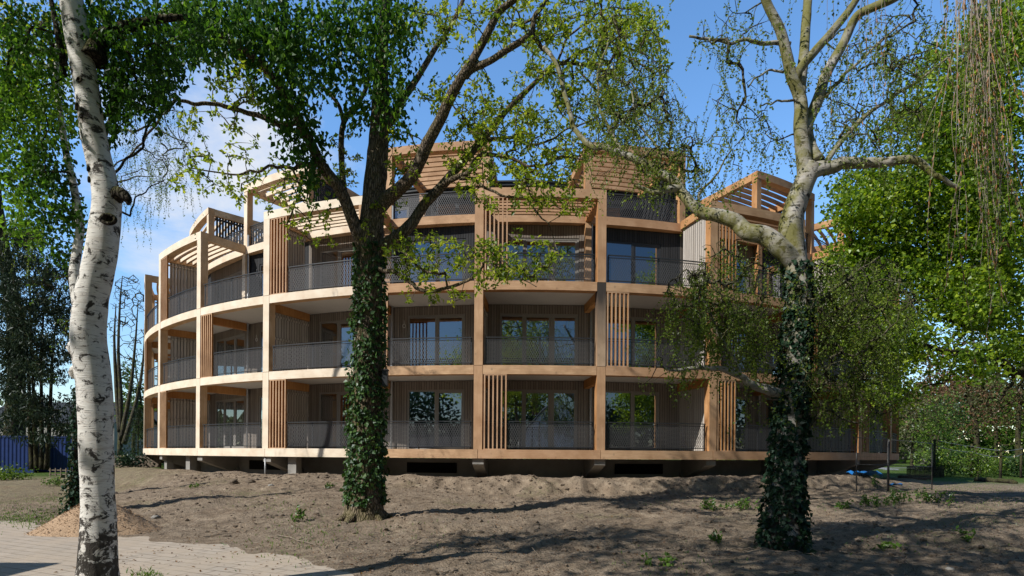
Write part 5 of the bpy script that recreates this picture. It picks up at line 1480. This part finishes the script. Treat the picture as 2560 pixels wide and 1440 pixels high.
def build_site():
    rs = np.random.default_rng(220)
    # heap of wood chips by the birch
    c = ground_px(225, 1345); c = np.array((-8.25, 11.6, 0.)); c[2] = float(gz(c[0], c[1], False))
    mb = MB(); nr, na = 34, 90
    V, Q = [], []
    for i in range(nr + 1):
        f = i / nr
        for j in range(na):
            a = j / na * 2 * pi
            R_ = .95 * (1 + .22 * (vnoise(np.array([cos(a) * 1.5 + 9]), np.array([sin(a) * 1.5 + 9]), 7)[0] - .5))
            x, y = R_ * 1.25 * f * cos(a), R_ * f * sin(a)
            z = .74 * max(0, 1 - f) ** 1.05 * (1 - .25 * np.exp(-(f / .12) ** 2)) + (vnoise(np.array([x * 6]), np.array([y * 6]), 8)[0] - .5) * .045 * min(1, (1 - f) * 6) - .02
            V.append((x, y, z + float(gz(c[0] + x, c[1] + y)) - c[2]))
    for i in range(nr):
        for j in range(na): Q.append((i * na + j, i * na + (j + 1) % na, (i + 1) * na + (j + 1) % na, (i + 1) * na + j))
    mb.add(V, Q)
    V = np.array(V)
    C = V[rs.integers(0, len(V), 5200)] + rs.normal(0, .03, (5200, 3)) * (1, 1, .25)
    mb.leaves(C, unit(rs.normal(0, 1, (5200, 3)) * (1, 1, .4)), unit(rs.normal(0, .5, (5200, 3)) + (0, 0, 1)), rs.uniform(.015, .05, 5200), rs.uniform(.01, .025, 5200), rs.random(5200))
    o = link('gravel_heap', mb.mesh('gravel_heap', False), GRAVEL, None, tuple(c)); tag(o, 'tan heap of loose chips on the path edge behind the white birch', 'heap')
    # stones and rubble
    for lb, x, y, r, m in (('grey stone lying on the mound left of the oak', 390, 1296, .09, CONC), ('pale split stone on the bank left of the oak', 583, 1209, .16, CLOD), ('pale broken brick on the bank, right of the split stone', 625, 1207, .13, CLOD),
                           ('brown clod on the bank below the concrete piers', 758, 1182, .26, CLOD), ('pale flat stone in the shade at bottom right centre', 2375, 1425, .05, CONC), ('small pale stone on the bank in front of the oak', 678, 1215, .07, CONC)):
        p = ground_px(x, y); mb = MB(); rock(mb, np.zeros(3), r, rs, .6, 2)
        tag(link('stone', mb.mesh('stone', True), m, None, tuple(p + (0, 0, r * .25))), lb, 'stone')
    for lb, x0, y0, x1, y1, r in (('pale broken stick lying in the lower right soil', 2238, 1402, 2290, 1432, .014), ('forked grey stick at the bottom centre right', 1730, 1425, 1755, 1446, .012), ('thin branch lying in front of the oak', 690, 1340, 800, 1370, .012),
                                  ('short pale stick near the bottom centre', 1450, 1350, 1462, 1330, .010), ('curved root stick right of the oak foot', 985, 1290, 1010, 1302, .016)):
        a, b = ground_px(x0, y0), ground_px(x1, y1)
        f = np.linspace(0, 1, 7)[:, None]; L = a + (b - a) * f + rs.normal(0, .015, (7, 3)); L[:, 2] = gz(L[:, 0], L[:, 1]) + r * 1.1 + .02 * np.sin(f[:, 0] * 3)
        mb = MB(); mb.tube(L - a, np.linspace(r, r * .5, 7), 6, True)
        k = L[3] - a; mb.tube([k, k + (b - a) * .12 + (.05, .08, .05), k + (b - a) * .2 + (.08, .17, .06)], [r * .6, r * .45, r * .2], 5, True)
        tag(link('stick', mb.mesh('stick', True), TWIGM, None, tuple(a)), lb, 'stick')
    # blue plastic scraps
    for lb, x, y, w in (('crumpled blue plastic sheet lying on the bank near the fence', 2236, 1214, .26), ('blue plastic sheet tucked under the building behind the mesh fence', 2162, 1188, .55)):
        p = ground_px(x, y); mb = MB(); n = 12
        g = np.linspace(-1, 1, n); gx, gy = np.meshgrid(g, g)
        h = (vnoise(gx * 2.5 + x, gy * 2.5, 3) - .3) * .5 * w + .03
        V = np.stack([gx * w * (1 + .2 * vnoise(gy * 2, gx * 0, 5)), gy * w * .6, h], -1).reshape(-1, 3)
        i = np.arange(n - 1)[:, None] * n; j = np.arange(n - 1)[None]
        mb.add(V, np.stack([i + j, i + j + 1, i + n + j + 1, i + n + j], -1).reshape(-1, 4))
        tag(link('plastic_sheet', mb.mesh('plastic_sheet', True), BLUEP, None, tuple(p)), lb, 'plastic sheet')
    # shipping containers
    def container(lb, x0, x1, Y, mat, rz=0., L=6.1):
        a = P(x1, 1150, Y); a[2] = float(gz(a[0] - 3, Y, False))
        root = thing('shipping_container', lb, 'container', a, None, rz)
        H, D = 2.6, 2.44
        xs = np.arange(-L + .12, -.12, .0695); off = np.array([0, .036, .036, 0])
        def corr(pts_a, fn):
            mb = MB(); V = []; n = len(pts_a)
            for z in (.17, H - .13):
                for k, x in enumerate(pts_a): V.append(fn(x, off[k % 4], z))
            mb.add(V, [(k, k + 1, n + k + 1, n + k) for k in range(n - 1)]); return mb
        link('side_panel', corr(xs, lambda x, o_, z: (x, .01 + o_, z)).mesh('side_panel'), mat, root)
        link('side_panel', corr(xs, lambda x, o_, z: (x, D - .01 - o_, z)).mesh('side_panel'), mat, root)
        ys = np.arange(.12, D - .12, .0695)
        link('end_panel', corr(ys, lambda y, o_, z: (-.01 - o_, y, z)).mesh('end_panel'), mat, root)
        mb = MB()
        for x in (-L, -.1):
            for y in (-.012, D - .09): mb.box(x, x + .1, y, y + .102, 0, H)
        for y in (-.012, D - .09):
            mb.box(-L + .101, -.101, y, y + .1, 0, .169); mb.box(-L + .101, -.101, y, y + .1, H - .129, H)
        link('frame', mb.mesh('frame'), mat, root)
        mb = MB(); mb.box(-L + .1, -.1, .09, D - .09, H - .05, H - .01); link('roof', mb.mesh('roof'), mat, root)
    container('sunlit blue corrugated container at the far left edge', 0, 84, 40.5, BLUEC)
    container('shaded blue corrugated container between the conifer and the white birch', 84, 196, 41.5, BLUEC, 0, 3.0)
    # wooden trestle rack before the container
    p = P(160, 1176, 33); p[2] = float(gz(p[0], p[1], False))
    root = thing('wooden_rack', 'low slatted wooden rack lying before the shaded blue container', 'rack', p)
    mb = MB()
    for z in (.36, .12): mb.box(-.85, .85, -.03, .03, z, z + .05)
    link('rail', mb.mesh('rail'), TWIGM, root)
    for x in np.linspace(-.75, .75, 6):
        mb = MB(); mb.box(x - .022, x + .022, -.062, -.031, 0, .5); link('slat', mb.mesh('slat'), TWIGM, root)
    # timber sleeper wall at the left flank
    p = P(345, 1165, 31.); p[2] = float(gz(p[0], p[1], False))
    mb = MB(); mb.box(-1.5, 1.2, -.1, .1, .0, .22); mb.box(-1.45, 1.25, -.08, .12, .222, .44); mb.box(-1.5, 1.15, -.1, .1, .442, .62)
    tag(link('sleeper_wall', mb.mesh('sleeper_wall'), TWIGM, None, tuple(p)), 'low wall of stacked old sleepers beside the left end of the building', 'retaining wall')
    # houses
    def house(name, lb, X, Y, w, d, h, rh, wall, roof, rz=0., wins=3, axisx=True):
        z = float(gz(X, Y, False)); root = thing(name, lb, 'house', (X, Y, z - .1), None, rz)
        mb = MB(); mb.box(-w / 2, w / 2, 0, d, 0, h)
        if not axisx: mb.add([(-w / 2, 0, h), (w / 2, 0, h), (0, 0, h + rh), (-w / 2, d, h), (w / 2, d, h), (0, d, h + rh)], None, [(0, 1, 2), (3, 5, 4)])
        else: mb.add([(-w / 2, 0, h), (-w / 2, d, h), (-w / 2, d / 2, h + rh), (w / 2, 0, h), (w / 2, d, h), (w / 2, d / 2, h + rh)], None, [(0, 2, 1), (3, 4, 5)])
        link('wall', mb.mesh('wall'), wall, root)
        mb = MB(); e = .35
        if axisx:
            for s_ in (0, 1):
                y0, y1 = (-e, d / 2) if s_ == 0 else (d + e, d / 2)
                za = h - e * rh / (d / 2) + .08
                mb.add([(-w / 2 - e, y0, za), (w / 2 + e, y0, za), (w / 2 + e, y1, h + rh + .08), (-w / 2 - e, y1, h + rh + .08), (-w / 2 - e, y0, za - .12), (w / 2 + e, y0, za - .12), (w / 2 + e, y1, h + rh - .04), (-w / 2 - e, y1, h + rh - .04)],
                       [(0, 1, 2, 3), (7, 6, 5, 4), (0, 4, 5, 1), (0, 3, 7, 4), (1, 5, 6, 2)])
        else:
            for s_ in (-1, 1):
                x0 = s_ * (w / 2 + e); za = h - e * rh / (w / 2) + .08
                mb.add([(x0, -e, za), (0, -e, h + rh + .08), (0, d + e, h + rh + .08), (x0, d + e, za), (x0, -e, za - .14), (0, -e, h + rh - .06), (0, d + e, h + rh - .06), (x0, d + e, za - .14)],
                       [(0, 1, 2, 3), (7, 6, 5, 4), (0, 4, 5, 1), (2, 6, 7, 3), (0, 3, 7, 4)])
        link('roof', mb.mesh('roof'), roof, root)
        for st in range(int(h // 2.6)):
            for k in range(wins):
                x = -w / 2 + w * (k + .5) / wins; z0 = .9 + st * 2.7
                f = MB(); W2 = min(1.0, w / wins * .3)
                f.box(x - W2 - .09, x - W2, -.05, .06, z0 - .08, z0 + 1.48); f.box(x + W2, x + W2 + .09, -.05, .06, z0 - .08, z0 + 1.48)
                f.box(x - W2, x + W2, -.05, .06, z0 - .08, z0); f.box(x - W2, x + W2, -.05, .06, z0 + 1.4, z0 + 1.48); f.box(x - .04, x + .04, -.048, .06, z0, z0 + 1.4)
                o = link('window', f.mesh('window'), WHITEP, root)
                g = MB(); g.add([(x - W2, -.012, z0), (x + W2, -.012, z0), (x + W2, -.012, z0 + 1.4), (x - W2, -.012, z0 + 1.4)], [(0, 1, 2, 3)])
                link('pane', g.mesh('pane'), GLASS, o)
        mb = MB(); mb.box(w * .22, w * .22 + .7, d / 2 - .3, d / 2 + .4, h + rh * .6, h + rh + .9); link('chimney', mb.mesh('chimney'), BRICK, root)
    x = P(120, 1130, 66)[0]; house('terraced_house', 'grey rendered house with white windows behind the blue containers', x, 66, 15, 8, 4.6, 2.4, GREYW, ROOFM, 0., 6)
    x = P(332, 1130, 78)[0]; house('terraced_house', 'pale house glimpsed between the bare tree and the building', x, 78, 9, 8, 4.4, 2.4, GREYW, ROOFM, .1, 3)
    x = P(2270, 1130, 95)[0]; house('terraced_house', 'pale house glimpsed low behind the trees right of the building', x, 95, 12, 8, 5, 2.6, GREYW, BRICK, -.1, 4)
    house('gabled_house', 'dark roofed gabled house mirrored in the ground floor panes', 7.5, -26, 9, 10, 4.2, 4.6, WHITEP, ROOFM, pi, 3, False)
    g = thing('garage', 'flat roofed garage left of the view, its shadow corner lying on the path', 'garage', (-12.0, 3.1, 0))
    m = MB(); m.box(-2.5, 2.5, -3, 3, -.1, 2.78); link('wall', m.mesh('wall'), GREYW, g)
    m = MB(); m.box(-2.6, 2.6, -3.05, 3.05, 2.781, 3.0); link('roof', m.mesh('roof'), ROOFM, g)
    m = MB(); m.box(-1.2, 1.2, 3.001, 3.05, 0, 2.1); link('door', m.mesh('door'), WHITEP, g)
    # steel mesh fence panels beside the building corner
    for lb, xa, xb, ya, yb in (('steel mesh site fence panel at the building corner, the left one', 2141, 2219, 21.5, 22.3), ('steel mesh site fence panel running right from the building corner', 2222, 2330, 22.4, 25.)):
        a = P(xa, 1196, ya); b = P(xb, 1196, yb); a[2] = float(gz(a[0], a[1])) + .02; b[2] = float(gz(b[0], b[1])) + .02
        root = thing('mesh_fence_panel', lb, 'fence panel', a); v = b - a; L = np.hypot(v[0], v[1]); u = v / L; H = 2.0
        fr = MB()
        for q in (0, L): fr.tube([u * q, u * q + (0, 0, H)], .021, 8)
        for z in (.06, 1.0, H): fr.tube([(0, 0, z), u * L + (0, 0, z)], .014, 6)
        link('frame', fr.mesh('frame', True), DULLST, root)
        ms = MB()
        for q in np.arange(.06, L, .1): ms.tube([u * q + (0, 0, .06), u * q + (0, 0, H)], .0018, 3, False)
        for z in (.25, .6, 1.3, 1.65): ms.tube([(0, 0, z), u * L + (0, 0, z)], .0028, 3, False)
        link('wire_mesh', ms.mesh('wire_mesh'), DULLST, root)
    # low picket fence further back
    a = P(2268, 1165, 38); b = P(2362, 1165, 41); a[2] = float(gz(a[0], a[1], False)); b[2] = float(gz(b[0], b[1], False))
    root = thing('picket_fence', 'low dark picket fence before the road, right of the building', 'fence', a); v = b - a; L = np.linalg.norm(v); u = v / L
    mb = MB()
    for q in np.arange(0, L, .17):
        p = u * q; h = .82 + rs.uniform(-.05, .05); mb.box(p[0] - .025, p[0] + .025, p[1] - .012, p[1] + .012, 0, h)
    link('pickets', mb.mesh('pickets'), BK_DARK, root)
    mb = MB()
    for z in (.22, .62): mb.tube([(0, .03, z), u * L + (0, .03, z)], .025, 4)
    link('rail', mb.mesh('rail'), BK_DARK, root)
    # wire fence on tall posts along the road
    xs_ = [(2335, 42, 2.9), (2428, 44, 2.5), (2501, 40, 2.2), (2552, 43, 2.4)]
    tops = []
    for lb, (x, Y, h) in zip(('dark fence post nearest the building, in front of the road', 'brown fence post with bracket, left of the leaning pair', 'thick dark fence post carrying the double wire', 'fence post at the right edge of the view'), xs_):
        p = P(x, 1170, Y); p[2] = float(gz(p[0], p[1], False)); root = thing('fence_post', lb, 'fence post', p)
        mb = MB(); mb.tube([(0, 0, -.1), (.02, 0, h * .5), (.03, 0, h)], [.085, .08, .07], 8, True, .2); link('post', mb.mesh('post', True), BK_DARK, root)
        mb = MB(); mb.box(-.16, .2, -.1, -.07, h - .25, h - .19); mb.box(-.16, .2, -.1, -.07, h - .62, h - .57); link('crossbar', mb.mesh('crossbar'), BK_DARK, root)
        tops.append(p + (0.03, -.1, h - .2))
    for k, lb in enumerate(('sagging double wire between the two left fence posts', 'double wire strung between the middle fence posts', 'double wire running to the right edge fence post')):
        a, b = tops[k], tops[k + 1]; mb = MB()
        for dz in (0, -.4):
            f = np.linspace(0, 1, 12)[:, None]; L = (b - a) * f + (0, 0, dz); L[:, 2] -= .35 * (f * (1 - f))[:, 0] * (1.5 if dz else .6); mb.tube(L, .013, 4, False)
        tag(link('fence_wire', mb.mesh('fence_wire'), GALV, None, tuple(a)), lb, 'wire')
    # fallen log and dirt ridge in the right shade
    for lb, x, y, x2, y2, r in (('dark log lying in the shade at the far right', 2440, 1203, 2540, 1210, .16), ('thin dark log among the grass, left of the larger log', 2250, 1195, 2330, 1200, .12)):
        a, b = ground_px(x, y), ground_px(x2, y2); mb = MB(); f = np.linspace(0, 1, 9)[:, None]
        mb.tube((b - a) * f + (0, 0, r * .6) + rs.normal(0, .03, (9, 3)), np.linspace(r, r * .8, 9), 10, True, .25)
        tag(link('log', mb.mesh('log', True), BK_DARK, None, tuple(a)), lb, 'log')


DULLST = m_plain('dull_steel', (.12, .12, .12), .6, .2, 12, .3)
BLUEP = m_plain('blue_plastic', (.03, .22, .62), .35, .3, 6)
BLUEC = m_plain('blue_container_paint', (.012, .035, .15), .5, .35, 2.5)
GREYW = m_plain('grey_render', (.38, .36, .33), .9, .2, 1)
BRICK = m_plain('red_brown_brick', (.24, .13, .09), .9, .3, 6)
build_litter()
build_weeds()
build_site()

# ------------------------------------------------------------------ camera, sun, sky
SUN_AZ, SUN_EL = 56, 39                                   # degrees: left of straight behind the camera, and up


def build_light():
    cam = bpy.data.cameras.new('camera'); co = bpy.data.objects.new('camera', cam); COL.objects.link(co)
    cam.sensor_fit = 'HORIZONTAL'; cam.sensor_width = 36; cam.lens = F / 2560 * 36
    cam.shift_x = (HZ - 720) * ROLL / 2560; cam.shift_y = (HZ - 720) / 2560
    cam.clip_start = .1; cam.clip_end = 3000
    co.location = (0, 0, EYE)
    from mathutils import Matrix
    co.rotation_euler = (Matrix.Rotation(pi / 2, 3, 'X') @ Matrix.Rotation(ROLL, 3, 'Z')).to_euler()
    scn.camera = co
    a, e = radians(SUN_AZ), radians(SUN_EL)
    to = np.array((-sin(a) * cos(e), -cos(a) * cos(e), sin(e)))
    su = bpy.data.lights.new('sun', 'SUN'); su.energy = 5.0; su.angle = radians(.55); su.color = (1, .965, .90)
    so = bpy.data.objects.new('sun', su); COL.objects.link(so)
    from mathutils import Vector
    so.rotation_euler = Vector(to).to_track_quat('Z', 'Y').to_euler(); so.location = (-20, -20, 30)
    w = bpy.data.worlds.new('World'); scn.world = w; w.use_nodes = True
    t = w.node_tree; t.nodes.clear()
    N = t.nodes.new; Lk = t.links.new
    out = N('ShaderNodeOutputWorld')
    sky = N('ShaderNodeTexSky'); sky.sky_type = 'NISHITA'; sky.sun_disc = False
    sky.sun_elevation = e; sky.sun_rotation = radians(180 + SUN_AZ); sky.air_density = 1.0; sky.dust_density = .15; sky.ozone_density = 2.2
    hs = N('ShaderNodeHueSaturation'); hs.inputs['Saturation'].default_value = 1.17; hs.inputs['Value'].default_value = 1.7
    Lk(sky.outputs[0], hs.inputs['Color'])
    tg = N('ShaderNodeTexCoord'); sg = N('ShaderNodeSeparateXYZ'); Lk(tg.outputs['Generated'], sg.inputs[0])
    gr = N('ShaderNodeMapRange'); gr.interpolation_type = 'SMOOTHSTEP'
    gr.inputs['From Min'].default_value = .1; gr.inputs['From Max'].default_value = .75; gr.inputs['To Min'].default_value = .5; gr.inputs['To Max'].default_value = 1.8
    Lk(sg.outputs['Y'], gr.inputs['Value']); 
    gh = N('ShaderNodeMapRange'); gh.inputs['From Min'].default_value = 0.; gh.inputs['From Max'].default_value = .42; gh.inputs['To Min'].default_value = .62; gh.inputs['To Max'].default_value = 1.
    Lk(sg.outputs['Z'], gh.inputs['Value'])
    gm = N('ShaderNodeMath'); gm.operation = 'MULTIPLY'; Lk(gr.outputs[0], gm.inputs[0]); Lk(gh.outputs[0], gm.inputs[1]); Lk(gm.outputs[0], hs.inputs['Value'])
    bg = N('ShaderNodeBackground'); bg.inputs['Strength'].default_value = .15; Lk(hs.outputs[0], bg.inputs['Color'])
    # fair weather clouds, low and mostly to the left
    tc = N('ShaderNodeTexCoord'); sp = N('ShaderNodeSeparateXYZ'); Lk(tc.outputs['Generated'], sp.inputs[0])

    def M(op, a_, b_=None):
        x = N('ShaderNodeMath'); x.operation = op
        for q, v in enumerate((a_, b_)):
            if v is None: continue
            if isinstance(v, (int, float)): x.inputs[q].default_value = v
            else: Lk(v, x.inputs[q])
        return x.outputs[0]
    zz = M('ADD', M('MAXIMUM', sp.outputs['Z'], 0.), .22)
    cb = N('ShaderNodeCombineXYZ')
    Lk(M('DIVIDE', sp.outputs['X'], zz), cb.inputs[0]); Lk(M('DIVIDE', sp.outputs['Y'], zz), cb.inputs[1])
    ns = N('ShaderNodeTexNoise'); ns.inputs['Scale'].default_value = 1.9; ns.inputs['Detail'].default_value = 9; ns.inputs['Roughness'].default_value = .58
    ns.inputs['Distortion'].default_value = .25
    Lk(cb.outputs[0], ns.inputs['Vector'])
    # region weight: left of view, low; and some behind the viewer
    d = np.array((-.55, 1, .50)); d /= np.linalg.norm(d)
    dv = N('ShaderNodeVectorMath'); dv.operation = 'DOT_PRODUCT'; Lk(tc.outputs['Generated'], dv.inputs[0]); dv.inputs[1].default_value = d
    reg = N('ShaderNodeMapRange'); reg.inputs['From Min'].default_value = .94; reg.inputs['From Max'].default_value = .995
    reg.inputs['To Min'].default_value = -.2; reg.inputs['To Max'].default_value = .07; Lk(dv.outputs['Value'], reg.inputs['Value'])
    low = N('ShaderNodeMapRange'); low.inputs['From Min'].default_value = .02; low.inputs['From Max'].default_value = .35
    low.inputs['To Min'].default_value = .03; low.inputs['To Max'].default_value = 0.; Lk(sp.outputs['Z'], low.inputs['Value'])
    bh = N('ShaderNodeMapRange'); bh.inputs['From Min'].default_value = .1; bh.inputs['From Max'].default_value = -.4
    bh.inputs['To Min'].default_value = 0.; bh.inputs['To Max'].default_value = .05; Lk(sp.outputs['Y'], bh.inputs['Value'])
    tot = M('ADD', M('ADD', ns.outputs['Fac'], reg.outputs[0]), M('ADD', low.outputs[0], bh.outputs[0]))
    cr = N('ShaderNodeValToRGB'); cr.color_ramp.elements[0].position = .50; cr.color_ramp.elements[1].position = .72
    Lk(tot, cr.inputs['Fac'])
    b2 = N('ShaderNodeBackground'); b2.inputs['Color'].default_value = (.97, .98, 1, 1); b2.inputs['Strength'].default_value = .92
    mx = N('ShaderNodeMixShader'); Lk(M('MULTIPLY', cr.outputs[0], .93), mx.inputs[0]); Lk(bg.outputs[0], mx.inputs[1]); Lk(b2.outputs[0], mx.inputs[2])
    Lk(mx.outputs[0], out.inputs['Surface'])
    scn.view_settings.view_transform = 'Standard'; scn.view_settings.look = 'None'; scn.view_settings.exposure = 0
    scn.cycles.max_bounces = 6; scn.cycles.transparent_max_bounces = 12; scn.cycles.diffuse_bounces = 3; scn.cycles.glossy_bounces = 3
    scn.cycles.transmission_bounces = 4
    scn.cycles.caustics_reflective = False; scn.cycles.caustics_refractive = False
    scn.cycles.sample_clamp_indirect = 4.


build_light()
